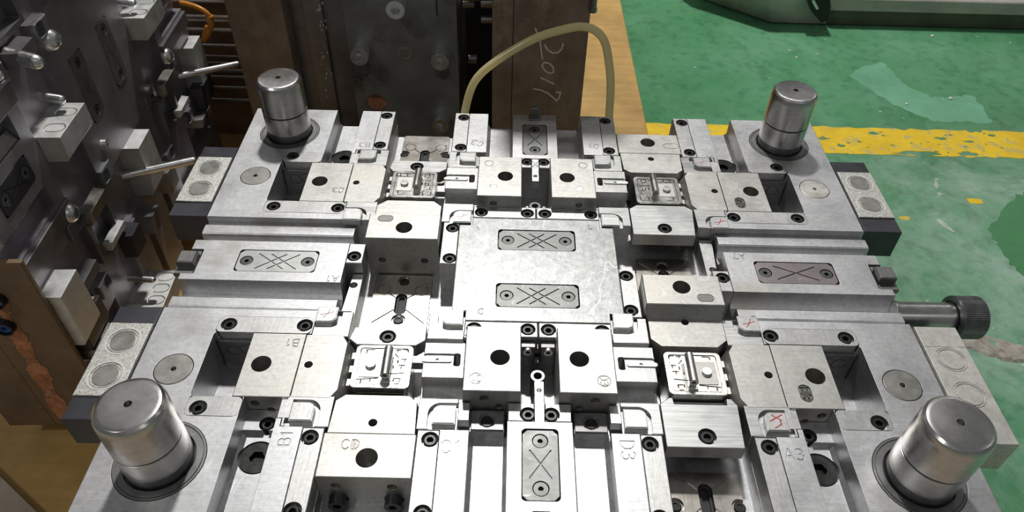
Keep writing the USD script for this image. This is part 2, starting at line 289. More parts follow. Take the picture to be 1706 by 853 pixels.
for pts, m_, lb, sd in (([(1060, 640), (905, 520), (842, 452), (838, 380), (848, 308), (1060, 200)], 'greendark', 'darker recoated patch of green floor paint by the frame edge', 1),
                        ([(759, 991), (800, 1030), (857, 1051), (877, 945), (912, 900), (1015, 910), (1010, 800), (880, 800), (820, 860), (770, 950)], 'greenpale', 'pale scuffed patch on the green floor beyond the yellow line', 2),
                        ([(806, 606), (814, 600), (790, 560), (800, 545), (786, 540), (796, 585)], 'greenworn', 'small pale scrape in the floor paint', 3),
                        ([(840, 538), (868, 536), (866, 522), (842, 520)], 'yellow', 'small yellow paint spot on the floor', 4), ([(688, 480), (706, 480), (707, 471), (690, 470)], 'yellow', 'yellow paint drip on the floor near the far block', 5),
                        ([(752, 470), (760, 474), (778, 440), (770, 436)], 'greenworn', 'thin pale scrape in the floor paint', 6)):
    b = blob(pts, 3.0 if len(pts) > 4 else 1.5, sd, 0, 0, None, '', '', None)
    for g in getattr(b, 'geoms', [b]):
        if g.area > 40: solo('trim_%d' % (sd + 2), ext(g, FZ, FZ + .4), m_, lb, None, kind='structure', smooth=False)
r_ = np.random.default_rng(21); grit = []
for k in range(60):
    x, y = r_.uniform(330, 1500), r_.uniform(40, 1300)
    if 640 < y < 770: continue
    s = r_.uniform(1., 2.6) * (1.8 if r_.random() < .1 else 1)
    grit.append(trimesh.creation.icosphere(0, s).apply_scale((1.3, 1, .6)).apply_translation((x, y, FZ + .5 * s)))
solo('floor_grit', trimesh.util.concatenate(grit), 'pad_ring', 'pale chips and crumbs scattered over the green floor', 'debris', kind='stuff', smooth=False)

solo('plywood_board', box(-2200, 248, -900, 3000, WZ - 18, WZ, 1.5), 'wood', 'yellow-brown plywood board under the moulds, its edge running to the green floor', 'board')
bd = Polygon([(-1500, -1200), (-430, -1200), (-500, -160), (-560, -128), (-640, -95), (-720, -60), (-1500, 200)])
pb = [(-1400, -1500), (700, -1500), (700, -480), (-330, -480), (-560, -165), (-700, -70), (-1400, 120)]
solo('pale_board', ext(Polygon(pb), WZ + .3, WZ + 13), 'wood2', 'pale plywood sheet lying in the near left corner', 'board')
solo('support_beam', box(-340, 236, -280, 280, WZ + .2, BZ0, 1), 'wood2', 'timber beam under the near side of the open mould', 'beam')

# ---------------------------------------------------------------- the open mould half: base plate
def q4(fn): return [mir(fn(sx, sy), sx, sy) for sx, sy in CORN]
BZ = -255.0
base = box(-376, 376, -294, 294, BZ, 0, 1)
prof_ = [(30, 6), (30, -17), (31, -20.5), (33, -23), (36, -24), (41, -24), (44, -23), (46, -20.5), (47, -17), (47, -9.5), (47.8, -7.2), (49.5, -6), (61, -6), (63.5, -7), (65, -9.5), (66.2, -12), (67.8, -12.6), (69.2, -11), (69.8, -8), (69.8, 6)]
arm_cut = ext(Polygon(prof_), 206, 384).transform(np.array([[0, 0, 1, 0], [1, 0, 0, 0], [0, 1, 0, 0]], float))
cut = []
for s in (-1, 1):
    cut.append(ext(rrect(-315.6, 315.6, s * 100, s * 175.4, 4), -48, 5))
    cut.append(box(s * 107.2, s * 187.6, -300, 300, -42, 5, 0))
    cut.append(box(s * 206, s * 187, -69.6, 69.6, -42, 5, 0)); cut.append(box(s * 87.4, s * 108, -70, 70, -42, 5, 0))
for sx, sy in CORN:
    c = [hull(ring([(232.4, 175), (266.6, 175), (266.6, 300), (232.4, 300)], 5), ring([(232.4, 175), (266.6, 175), (266.6, 300), (232.4, 300)], -22), ring([(235, 175), (263, 175), (263, 300), (235, 300)], -26)) - box(230, 270, 174, 197, -40, -20, 0),
         hull(ring([(28.7, 175), (62.4, 175), (62.4, 300), (28.7, 300)], 5), ring([(28.7, 175), (62.4, 175), (62.4, 300), (28.7, 300)], -18), ring([(32, 175), (59, 175), (59, 300), (32, 300)], -24)) - box(31.5, 70, 170, 198, -40, -13, 0),
         box(28.7, 70, 174, 176.5, -22, 5, 0),
         arm_cut,
         ext(rrect(222.5, 315.6, 79.5, 102, 6), -10, 5), ext(rrect(266.8, 315.6, 173, 196.5, 6), -10, 5),      # seats of the retaining bars
         box(184.8, 227.8, 172, 205.2, -14, 5, 0), box(219, 232.4, 176, 197, -10, 5, 0), box(62.4, 109, 172, 205.2, -14, 5, 0),
         box(184.8, 221.5, 69.8, 103, -14, 5, 0), box(72.8, 110, 69.8, 103, -14, 5, 0),
         box(187.5, 207.3, 205.4, 295, -22, 5, 0), box(87.3, 107.4, 205.4, 295, -22, 5, 0),
         cyl(340, 146, -12, 5, 18.0), cyl(319.5, 240, -14, 5, 38.0, seg=56), cyl(249, 221, -34, 5, 16.4), cyl(246, 190, -30, 5, 7.4)]
    cut += [mir(m, sx, sy) for m in c]
for s in (-1, 1):
    cut += [box(-28.7, 28.7, s * 174, s * 195, -12, 5, 0), box(-17, 17, s * 96, s * 176, -48, 5, 0), ext(rrect(-16.2, 16.2, s * 202, s * 270.5, 4), -8, 5), ext(rrect(s * 236, s * 322, -16.6, 16.6, 4), -8, 5),
            ext(rrect(s * 384, s * 361.5, -21.6, 15.8, 2) if s < 0 else rrect(361.5, 384, -21.6, 15.8, 2), -7, 5), ext(rrect(-8, 8, s * 279, s * 300, 2), -7, 5)]
cut.append(ext(unary_union([sbox(-87.6, -78.2, 87.6, 78.2), sbox(-73, -98.4, 73, 98.4), sbox(-107, -70, 107, 70)]), -20, 5))
for a, b, c, d, r, t in ((-75.5, -222, 12, 0, 1.2, 'C1'), (75.5, -222, 12, -90, 1.2, 'D3'), (219, -222, 11, 0, 1., 'A3'), (-220, -216, 10, 90, 1., 'B1'), (219, 205, 10, 180, 1., 'A1'), (-75, 225, 10, 160, .8, 'C3'), (-219, 215, 9, 180, .8, 'B3'),
                       (-216, -25, 9, 180, .8, 'A1'), (222, 24, 9, 180, .8, 'A7'), (75, 225, 9, 170, .8, 'D1'), (222, -62, 7, 0, .7, 'B')):
    cut.append(ext(word(t, a, b, c, d, r), -.6 if abs(b) > 70 or abs(b) < 40 else -6.6, 5))
cut += [ext(LineString([(sx * 147, sy * (c - 9)), (sx * 147, sy * (c + 9))]).buffer(6.2), -62, -40) for sx, sy, c in ((-1, 1, 245), (1, -1, 245), (-1, -1, 23), (1, 1, 23))]
mould = base - Manifold.batch_boolean(cut, __import__('manifold3d').OpType.Add)
T = Thing('mould_base', 'wide slotted steel base plate of the open mould, carrying all its inserts', 'mould plate', (0, 0, BZ))
T.add('body', mould, 'plate')
for sx, sy in CORN:
    y0, y1 = (100.3, 103.6) if sy < 0 else (171.8, 175.1)
    pp = box(279, 314.6, y0, y1, -47.9, -10.6, .4)
    for px, pz in ((288, -22), (301, -24)): pp = pp - (ycyl(px, 90, 190, pz, 7.2) - ycyl(px, 80, 200, pz, 6.3)) ^ box(200, 400, y0 - 2, y1 + 2, -60, 0, 0) if False else pp - (ycyl(px, y1 - .8 if sy < 0 else y0 - 1, y1 + 1 if sy < 0 else y0 + .8, pz, 7.2) - ycyl(px, y0 - 9, y1 + 9, pz, 6.3))
    T.add('pocket_plate', mir(pp, sx, sy), 'wear', 'grey wear plate with ring marks in the pocket')
# ledge blocks with screws stay in the base: they are its own machined steps
for sx, sy in CORN:
    t = Thing('cap_screw', 'large black socket screw countersunk in the outer channel by the %s guide pillar' % CAV[sx, sy], 'screw', (sx * 249, sy * 221, -34), 'channel screws')
    h = cyl(sx * 249, sy * 221, -33.9, -26.6, 15.2) - cyl(sx * 249, sy * 221, -31.5, -20, 7.0, seg=6)
    t.add('head', h, 'screw')
    t.add('washer', cyl(sx * 249, sy * 221, -33.9, -27.6, 16.2) - cyl(sx * 249, sy * 221, -35, -20, 15.3), 'side')
    solo('ledge_screw', screw_mesh(sx * 246, sy * 190, -21, 6, 8.8), 'screw', 'black socket screw on the ledge under the %s outer slide' % CAV[sx, sy], 'screw', group='ledge screws')
    t = Thing('step_block', 'dark step block with one screw below the %s inner slide' % CAV[sx, sy], 'block', (sx * 46, sy * 187, -13), 'step blocks')
    t.add('body', mir(box(31.8, 61.5, 177, 197.6, -13, -10.5, .5) - bore(47, 188, -10.5, 6.3, 1.5), sx, sy), 'dark')
    add_screw(t, sx * 47, sy * 188, -10.5, 6.3, 2.2, depth=.6)

# guide pillars and stop discs
prof = [(0, 80), (21.5, 80), (24.5, 79.2), (26.6, 77.2), (27.8, 74), (28, 70), (28, 37.2), (26.9, 36.8), (26.9, 35.2), (28, 34.8), (28, 10.8), (27.0, 10.4), (27.0, -13), (0, -13)]
for sx, sy in CORN:
    cx, cy = sx * 319.5, sy * 240
    t = Thing('guide_pillar', 'polished steel guide pillar standing in its ring at the %s corner' % CAV[sx, sy], 'pillar', (cx, cy, -13), 'guide pillars')
    p = trimesh.creation.revolve(np.array(prof)[::-1], sections=72); p.apply_translation((cx, cy, 0))
    pm = man(p) - cyl(cx, cy, 66, 90, 3.1, seg=20)
    t.add('shaft', pm, 'pillar', smooth=25)
    t.add('groove_ring', cyl(cx, cy, 35.3, 36.7, 27.5, seg=72) - cyl(cx, cy, 30, 40, 26.95, seg=72), 'side', 'dark oil groove')
    t.add('foot_sleeve', cyl(cx, cy, -12.9, 9.6, 27.6, seg=72) - cyl(cx, cy, -20, 20, 27.05, seg=72), 'knurl', 'dark oily foot of the pillar')
    t.add('flange', cyl(cx, cy, -13, .4, 37.5, seg=64) - cyl(cx, cy, -14, 5, 29.4, seg=64) - (cyl(cx, cy, -.6, 5, 35.6, seg=64) - cyl(cx, cy, -1, 6, 34.9, seg=64)), 'wear', 'dark ring around the pillar foot')
    t.add('collar', cyl(cx, cy, -13, -3, 29.2, seg=64) - cyl(cx, cy, -14, 5, 27.7, seg=64), 'side')
    cx, cy = sx * 340, sy * 146
    solo('stop_disc', cyl(cx, cy, -11.9, -.2, 17.5, seg=56) + cyl(cx, cy, -.2, .3, 17.5, 17.0, seg=56) - cyl(cx, cy, -6, 3, 2.5, seg=16), 'disc_pale' if (sx, sy) == (1, 1) else 'disc', '%s round stop disc with a small centre hole beside the %s pocket' % ('pale' if (sx, sy) == (1, 1) else 'grey', CAV[sx, sy]), 'disc', group='stop discs')

# retaining bars above and below the pockets
for sx, sy in CORN:
    t = Thing('retaining_bar', 'bright retaining bar with two screws along the centre side of the %s pocket' % CAV[sx, sy], 'bar', (sx * 269, sy * 90, -10), 'retaining bars')
    t.add('body', mir(ext(rrect(222.7, 315.3, 79.8, 100, 5), -9.9, .2) - box(222, 240, 79, 100.5, -20, -19) - bore(304.5, 90, .2) - bore(230, 89.5, .2) , sx, sy), 'ground')
    add_screw(t, sx * 304.5, sy * 90, .2); add_screw(t, sx * 230, sy * 89.5, .2)
    t = Thing('retaining_bar', 'short retaining bar with one screw beside the %s guide pillar' % CAV[sx, sy], 'bar', (sx * 291, sy * 186, -10), 'retaining bars')
    t.add('body', mir(ext(rrect(267, 315.3, 175.6, 196.2, 5), -9.9, .2) - bore(304, 188, .2), sx, sy), 'ground')
    add_screw(t, sx * 304, sy * 188, .2)

# guide strips with screws
def strip(x0, x1, y0, y1, z0, z1, scr, label, group, sx=1, sy=1, material='ground'):
    t = Thing('guide_strip', label, 'strip', (sx * (x0 + x1) / 2, sy * (y0 + y1) / 2, z0), group)
    m = box(x0, x1, y0, y1, z0, z1, .7)
    for a, b in scr: m = m - bore(a, b, z1, 6.1, min(6.2, z1 - z0 - .6))
    t.add('body', mir(m, sx, sy), material)
    for a, b in scr: add_screw(t, sx * a, sy * b, z1, 6.1, min(6, z1 - z0 - .8))
    return t
for sx, sy in CORN:
    strip(187.8, 207, 205.8, 293.6, -21.9, 0, ((199, 215.5), (199, 283)), 'two-screw guide strip between the %s end slot and the outer rail' % CAV[sx, sy], 'end guide strips', sx, sy)
    strip(87.6, 107, 205.8, 293.6, -21.9, 0, ((95.3, 215), (95.3, 283)), 'two-screw guide strip between the %s end slot and the inner rail' % CAV[sx, sy], 'end guide strips', sx, sy)
    strip(.6 if sx > 0 else .6, 72.8, 79, 98, -19.9, 0, ((63.5, 88), (10.2, 88)), 'two-screw flat strip between the centre plate and the %s inner slide' % CAV[sx, sy], 'centre strips', sx, sy)
    strip(4.8, 28.4, 175.4, 194.6, -11.9, 0, ((10.3, 187.3),), 'small one-screw clamp beside the crossed key at the %s end of the centre gap' % CAV[sx, sy], 'centre clamps', sx, sy)
for s, w in ((-1, 'left'), (1, 'right')):
    strip(87.6, 105.5, 2, 69.2, -41.9, 0, ((94.8, 59.6), (94.8, 10.4)), 'upright side strip with two screws along the %s edge of the centre plate' % w, 'side strips', s, -s)
    strip(188, 205.8, -.5, 29.8, -41.9, 0, ((198, 10),), 'one-screw stop block at the inner end of the %s wear arm' % w, 'arm stops', s, -s)
    t = Thing('low_guide', 'low slanted guide with a threaded hole beyond the %s wear arm end' % w, 'guide', (s * 196, -s * -38, -41.9), 'low guides')
    g = hull(ring([(188, 2), (203, 2), (203, 68), (188, 68)], -41.9), ring([(188, 2), (199, 2), (203, 66), (188, 66)], -16))
    t.add('body', mir(g - cyl(196, 18, -26, 0, 4.2), s, s), 'ground')
for s, w in ((-1, 'near'), (1, 'far')):
    t = Thing('crossed_key', 'narrow key strip scribed with a cross between the two %s centre clamps' % w, 'key', (0, s * 184, -10), 'crossed keys')
    k = box(-4.4, 4.4, 150, 194.4, -11.9, -1.2, .3) - ext(unary_union([stroke([(-3.6, 178), (3.6, 190)], .9), stroke([(3.6, 178), (-3.6, 190)], .9)]), -1.8, 1) - cyl(0, 160, -9, 2, 2.6, seg=20)
    t.add('body', mir(k, 1, s), 'bright')
    t.add('end_stop', mir(box(-16.6, 16.6, 98.4, 106, -47.9, -6, .5) - box(-3, 3, 90, 110, -30, 0, 0), 1, s), 'dark')
    for x in (-10, 10): t.add('socket_screw', mir(ycyl(x, 104.6, 108.6, -11, 4.6) - ycyl(x, 106, 110, -11, 2.4, 6), 1, s), 'bright')
    t.add('spring_guide', mir(cyl(0, 128, -47.9, -22, 7) - cyl(0, 128, -40, -20, 4), 1, s), 'dark')

# centre plate and wear plates
cp = unary_union([sbox(-87.2, -65.5, 87.2, 65.5), sbox(-72.8, -78, 72.8, 78)])
P6 = []
def wear(cx, cy, L, W, along, z, label, material, cross, scr, cham=4.5, depth=7):
    """Chamfered oil-grooved wear plate with two countersunk screws."""
    t = Thing('wear_plate', label, 'wear plate', (cx, cy, z - depth))
    o = [(-L / 2 + cham, -W / 2), (L / 2 - cham, -W / 2), (L / 2, -W / 2 + cham), (L / 2, W / 2 - cham), (L / 2 - cham, W / 2), (-L / 2 + cham, W / 2), (-L / 2, W / 2 - cham), (-L / 2, -W / 2 + cham)]
    tr = (lambda p: (cx + p[0], cy + p[1])) if along == 'x' else (lambda p: (cx - p[1], cy + p[0]))
    o = [tr(p) for p in o]; c = Polygon(o).centroid
    i = list(Polygon(o).buffer(-.5, join_style=2).exterior.coords)[:-1]
    m = hull(ring(o, z - depth), ring(o, z - .5), ring(i, z))
    g = unary_union([stroke([tr(p) for p in l], 1.3) for l in cross])
    m = m - ext(g, z - .9, z + 1)
    for s in (-1, 1):
        px, py = tr((s * scr, 0)); m = m - cyl(px, py, z - 4.2, z + 1, 7.0)
    t.add('plate', m, material)
    for s in (-1, 1):
        px, py = tr((s * scr, 0)); t.add('socket_screw', cyl(px, py, z - 4.2, z - .5, 6.6, 6.3) - cyl(px, py, z - 3.4, z + 1, 2.4, seg=6), 'wear_screw')
    return m
X2 = [[(-21, 10.5), (8, -11.5)], [(-21, -11.5), (8, 10.5)], [(-8, 10.5), (22, -11.5)], [(-8, -11.5), (22, 10.5)]]
X1 = [[(-22, 10), (22, -10)], [(-22, -10), (22, 10)]]
cut2 = ext(unary_union([rrect(-43.2, 43.2, 25.4, 59, 4), rrect(-43.2, 43.2, -59, -25.4, 4)]), -8, 5) + ext(word('1', -66, 60, 6, 20, .7), -.4, 3) + ext(word('7', 60, 66, 7, 190, .7), -.4, 3) + ext(word('D', -58, -66, 7, 180, .7), -.4, 3)
T = Thing('centre_plate', 'large square scratched centre plate with notched corners', 'plate', (0, 0, -20))
T.add('body', ext(cp, -19.9, -.5) + ext(cp.buffer(-.5, join_style=2), -.5, 0) - cut2, 'centre')
wear(0, 42.2, 85, 32.4, 'x', -.6, 'grey wear plate with doubled cross grooves at the far side of the centre plate', 'wear', X2, 32)
wear(0, -42, 85, 32.4, 'x', -.6, 'grey wear plate with doubled cross grooves at the near side of the centre plate', 'wear', X2, 32)
wear(-279, 0, 85, 32.2, 'x', -.4, 'pale wear plate with dark doubled cross grooves on the left arm marked A1', 'wear_pale', X2, 32.7)
wear(279, 0, 85, 32.2, 'x', -.4, 'pinkish wear plate with one fine cross on the right arm', 'wear_pink', X1, 33)
wear(0, -236.5, 67, 31.5, 'y', -.4, 'upright wear plate with one cross on the near centre block', 'wear', [[(-13, 9), (13, -9)], [(-13, -9), (13, 9)]], 22.5)
wear(0, 236.5, 67, 31.5, 'y', -.4, 'wear plate with one cross on the far centre block, half in shadow', 'wear', [[(-13, 9), (13, -9)], [(-13, -9), (13, 9)]], 22.5)

# stop keys on the plate edges
def key(name_label, cx, cy, rot):
    t = Thing('stop_key', name_label, 'key', (cx, cy, -7))
    m = box(-10, 10, -17.5, 17.5, -6.9, -1.5, .6) + box(-8, 10, -9, 9, -2, 7.5, 1.2)
    t.add('body', m.rotate((0, 0, rot)).translate((cx, cy, 0)), 'wear')
key('grey stepped stop key at the outer end of the left wear arm', -373.5, -3, 0); key('brownish stepped stop key at the outer end of the right wear arm', 373.5, -3, 180)
t = Thing('stop_key', 'small upright stop key at the far end of the centre block', 'key', (0, 287, -7)); t.add('body', box(-7, 7, 280, 297, -6.9, 1, .6) + box(-4.5, 4.5, 289, 297, 0, 13, .8), 'wear')
t = Thing('stop_key', 'small stop key at the near end of the centre block', 'key', (0, -287, -7)); t.add('body', box(-7, 7, -297, -280, -6.9, 1, .6) + box(-4.5, 4.5, -297, -289, 0, 13, .8), 'wear')

# ---------------------------------------------------------------- slides
def stadium(x0, x1, y, r): return LineString([(x0, y), (x1, y)]).buffer(r)
TXT = {(-1, -1): ('B1', -238, -112, 180), (1, -1): ('E3', 246, -158, -90), (-1, 1): ('C3', -236, 122, 180), (1, 1): ('E2', 243, 116, 90)}
for sx, sy in CORN:
    # outer slide: rear block + nose
    t = Thing('outer_slide', 'flat outer slide with one large hole, reaching from the pocket to the %s cavity' % CAV[sx, sy], 'slide', (sx * 230, sy * 138, -48), 'outer slides')
    rear = box(225.7, 277.5, 100.5, 175, -47.9, .4, .6) - cyl(260.6, 138, -40, 3, 8.8) - cyl(260.6, 138, -.8, 3, 8.8, 10.5)
    rear = rear - ycyl(259, 168, 178, -10, 4.2) - ycyl(246, 170, 178, -19.5, 3.6)
    tx, a, b, d = TXT[sx, sy]
    rear = mir(rear, sx, sy)
    if (sx, sy) in ((1, -1), (1, 1)): rear = rear - ext(LineString([(a, b - 4), (a, b + 4)]).buffer(5.8), -1.0, 3)
    rear = rear - ext(word(tx, a, b, 8.5, d, .8), -.3, 3)
    if sx > 0: t.add('stamp', ext(LineString([(a, b - 4), (a, b + 4)]).buffer(5.5).difference(word(tx, a, b, 8.5, d, .9)), -.95, -.15), 'wear_screw', 'dark stamped oval mark')
    t.add('rear_block', rear, 'slider')
    lo = [(178, 112), (186, 101), (225.3, 101), (225.3, 174.5), (186, 174.5), (178, 164)]
    up = [(184.5, 111), (190.5, 101.4), (225.1, 101.4), (225.1, 174.2), (190, 174.2), (184.5, 165)]
    nose = hull(ring(lo, -47.9), ring(lo, -9), ring(up, 0)) - cyl(216.5, 137.5, -30, 3, 3.9, seg=24)
    t.add('nose', mir(nose, sx, sy), 'slider')
    for k, yy in enumerate((122, 137.5, 153)): t.add('prong', mir(box(175.6, 179, yy - 4, yy + 4, -16, -5, .3), sx, sy), 'bright')
    # inner slide: raised rear block + low nose with a slot
    t = Thing('inner_slide', 'raised square slide with one hole on the centre side of the %s cavity' % CAV[sx, sy], 'slide', (sx * 60, sy * 137, -48), 'inner slides')
    blk = box(17.2, 69.5, 98.9, 174.6, -47.9, 16, .7) - cyl(36.8, 136.3, -30, 20, 8.8) - cyl(36.8, 136.3, 15, 20, 8.8, 10)
    blk = blk - ycyl(50, 168, 177, 5, 4.2) - ycyl(36.5, 168, 177, -7, 3.8) - ycyl(50, 95, 105, 5, 4.2)
    if sy > 0: blk = blk - cyl(50.5, 116, 15.4, 20, 4.2)
    blk = mir(blk, sx, sy)
    if sy < 0: blk = blk - ext(Point(sx * 58, -161).buffer(6.2).difference(Point(sx * 58, -161).buffer(5.5)), 15.5, 18) - ext(word('D3' if sx > 0 else 'C1', sx * 58, -161, 7, -90 if sx > 0 else 180, .7), 15.5, 18)
    else: blk = blk - ext(Point(sx * 57, 161).buffer(5.5).difference(Point(sx * 57, 161).buffer(4.9)), 15.5, 18)
    t.add('rear_block', blk, 'slider')
    if sy > 0: t.add('mark', mir(cyl(50.5, 116, 15.4, 15.9, 4.1), sx, sy), 'bright', 'bright round plug in the top')
    nose = box(69.6, 108, 116.5, 157.5, -47.9, 11, .5) + box(69.6, 109, 101.5, 172.5, -47.9, -6, .5) + hull(ring([(69.6, 157.5), (106, 157.5), (106, 168), (69.6, 168)], -6), ring([(69.6, 157.5), (106, 157.5), (106, 160), (69.6, 160)], -2))
    nose = nose - ext(stadium(80.5, 104, 136.5, 7), 9.2, 14) - ext(rrect(73.5, 80, 129, 144, 2.5), -10, 14)
    t.add('nose', mir(nose, sx, sy), 'ground')
    t.add('slot_blade', mir(ext(stadium(84, 108, 136.5, 2.4).difference(Point(95, 136.5).buffer(1.6)), 9.0, 10.6), sx, sy), 'bright')
# vertical slides: the near left / far right ones run outward, the far left / near right ones inward
for s, w in ((-1, 'near left'), (1, 'far right')):
    t = Thing('end_slide', 'flat end slide with one large hole, at the mould edge by the %s cavity' % w, 'slide', (s * 147, s * 212, -42), 'end slides')
    rear = box(107.4, 187.3, 210.7, 253, -41.9, .4, .6) - cyl(147, 234.5, -35, 3, 8.8) - cyl(147, 234.5, -.8, 3, 8.8, 10.5)
    for x in (124.5, 172): rear = rear - ycyl(x, 247, 256, -14, 4.2) - ycyl(x, 243, 256, -35, 8.5)
    rear = mir(rear, s, s)
    rear = rear - ext(word('C1', -163, -222, 9, 0, 1.) if s < 0 else LineString([(172, 228), (181, 228)]).buffer(5.5).difference(LineString([(172, 228), (181, 228)]).buffer(4.8)), -.2, 3)
    if s < 0: rear = rear - ext(word('D', -158.5, -222, 9, 0, 1.), -.2, 3)
    t.add('rear_block', rear, 'slider')
    lo = [(118, 167), (176, 167), (184.5, 176), (184.5, 210.5), (109.5, 210.5), (109.5, 176)]
    up = [(118.5, 170.5), (175.5, 170.5), (183.5, 177), (185, 210.3), (109, 210.3), (110.5, 177)]
    t.add('nose', mir(hull(ring(lo, -41.9), ring(lo, -10), ring(up, 0)) - cyl(147, 199.5, -30, 3, 3.9, seg=24), s, s), 'slider')
    for x in (124.5, 172): t.add('spring', mir(ycyl(x, 246, 262, -33, 7.5) - ycyl(x, 255, 264, -33, 3.5), s, s), 'side', 'dark round spring end on the rear face')
for sx, sy, w in ((-1, 1, 'far left'), (1, -1, 'near right')):
    t = Thing('centre_slide', 'tall slide with raised rear half between centre plate and arm, %s cavity' % w, 'slide', (sx * 147, sy * 65, -42), 'centre slides')
    r0, r1 = (22.6, 63.5) if sx < 0 else (23.2, 64.6)
    rear = box(107.6, 186.8, r0, r1, -41.9, 16, .7) - cyl(146.4, 40.6, -30, 20, 8.8) - cyl(146.4, 40.6, 15, 20, 8.8, 10)
    rear = rear - ext(LineString([(165, 55), (172, 55)]).buffer(5.3).difference(LineString([(165, 55), (172, 55)]).buffer(4.7)), 15.5, 18)
    for x in (124.1, 171.1): rear = rear - ycyl(x, 18, 30, -17, 4.2)
    t.add('stamp', mir(ext(LineString([(165, 55), (172, 55)]).buffer(4.6), 15.9, 16.08), sx, sy), 'wear', 'grey stamped oval mark')
    t.add('rear_block', mir(rear, sx, sy), 'slider')
    lo = [(110, r1), (185.5, r1), (185.5, 96), (175, 107.5), (119.5, 107.5), (110, 96)]
    up = [(110.6, r1), (185, r1), (185, 96.5), (174.5, 105.5), (120, 105.5), (110.6, 96.5)]
    t.add('nose', mir(hull(ring(lo, -41.9), ring(lo, -8), ring(up, 0)) - cyl(147.5, 74, -30, 3, 3.9, seg=24), sx, sy), 'slider')
    t.add('step', mir(hull(ring([(108, r1), (186.4, r1), (185.5, r1 + 6), (110, r1 + 6)], 0), ring([(108, r1), (186.4, r1), (186, r1 + 1), (109, r1 + 1)], 13)), sx, sy), 'slider')

# seats where no slide stands: oil-grooved plates with a slot, screws and discs
def seat(sx, sy, yc, z, label, out):
    """yc: slot centre |y|; out: +1 when the slot lies outward of the cavity."""
    t = Thing('slot_seat', label, 'wear plate', (sx * 147, sy * yc, z - 3), 'slot seats')
    y0, y1 = ((219, 293) if sx > 0 else (189, 293)) if out else ((-21, 57) if sx > 0 else (-21, 86))
    m = ext(rrect(116, 179, y0, y1, 4), z - 3, z)
    sl = LineString([(147, yc - 9), (147, yc + 9)]).buffer(6.2)
    e = 1 if out else -1
    gro = [stroke([(147 + a * 7, yc + e * b * 9), (147 + a * 27, yc + e * b * 27)], 1.6) for a in (-1, 1) for b in (-1, 1)]
    m = m - ext(unary_union(gro), z - .9, z + 1) - ext(sl, z - 20, z + 1)
    dy = yc + e * 21
    for x in (126, 168): m = m - ext(Point(x, dy).buffer(7.6).difference(Point(x, dy).buffer(6.8)), z - .8, z + 1)
    ys = [(119, yc + 6), (175, yc + 6)] if out else [(147, yc - 35), (147, yc + 22)]
    for a, b in ys: m = m - bore(a, b, z, 5.6, 2.4)
    t.add('plate', mir(m, sx, sy), 'seat')
    for a, b in ys: add_screw(t, sx * a, sy * b, z, 5.6, 2.6, depth=.6)
    for x in (126, 168): t.add('disc', mir(cyl(x, dy, z - 2, z + .2, 6.6), sx, sy), 'seat')
    t.add('slot_spring', mir(hull(*[ring(list(sl.buffer(-1).exterior.coords), zz) for zz in (z - 6, z - 2.9)]) - ext(sl.buffer(-3), z - 5, z), sx, sy), 'socket')
# (the slot is cut through the plate; the base floor lies just below it)
for sx, sy, lab in ((-1, 1, 'far left'), (1, -1, 'near right')):
    seat(sx, sy, 245, -38.9, 'oil-grooved seat with a dark slot at the mould edge beyond the %s cavity' % lab, True)
for sx, sy, lab in ((-1, -1, 'near left'), (1, 1, 'far right')):
    seat(sx, sy, 23, -38.9, 'oil-grooved seat with a dark slot between centre plate and arm, serving the %s cavity' % lab, False)

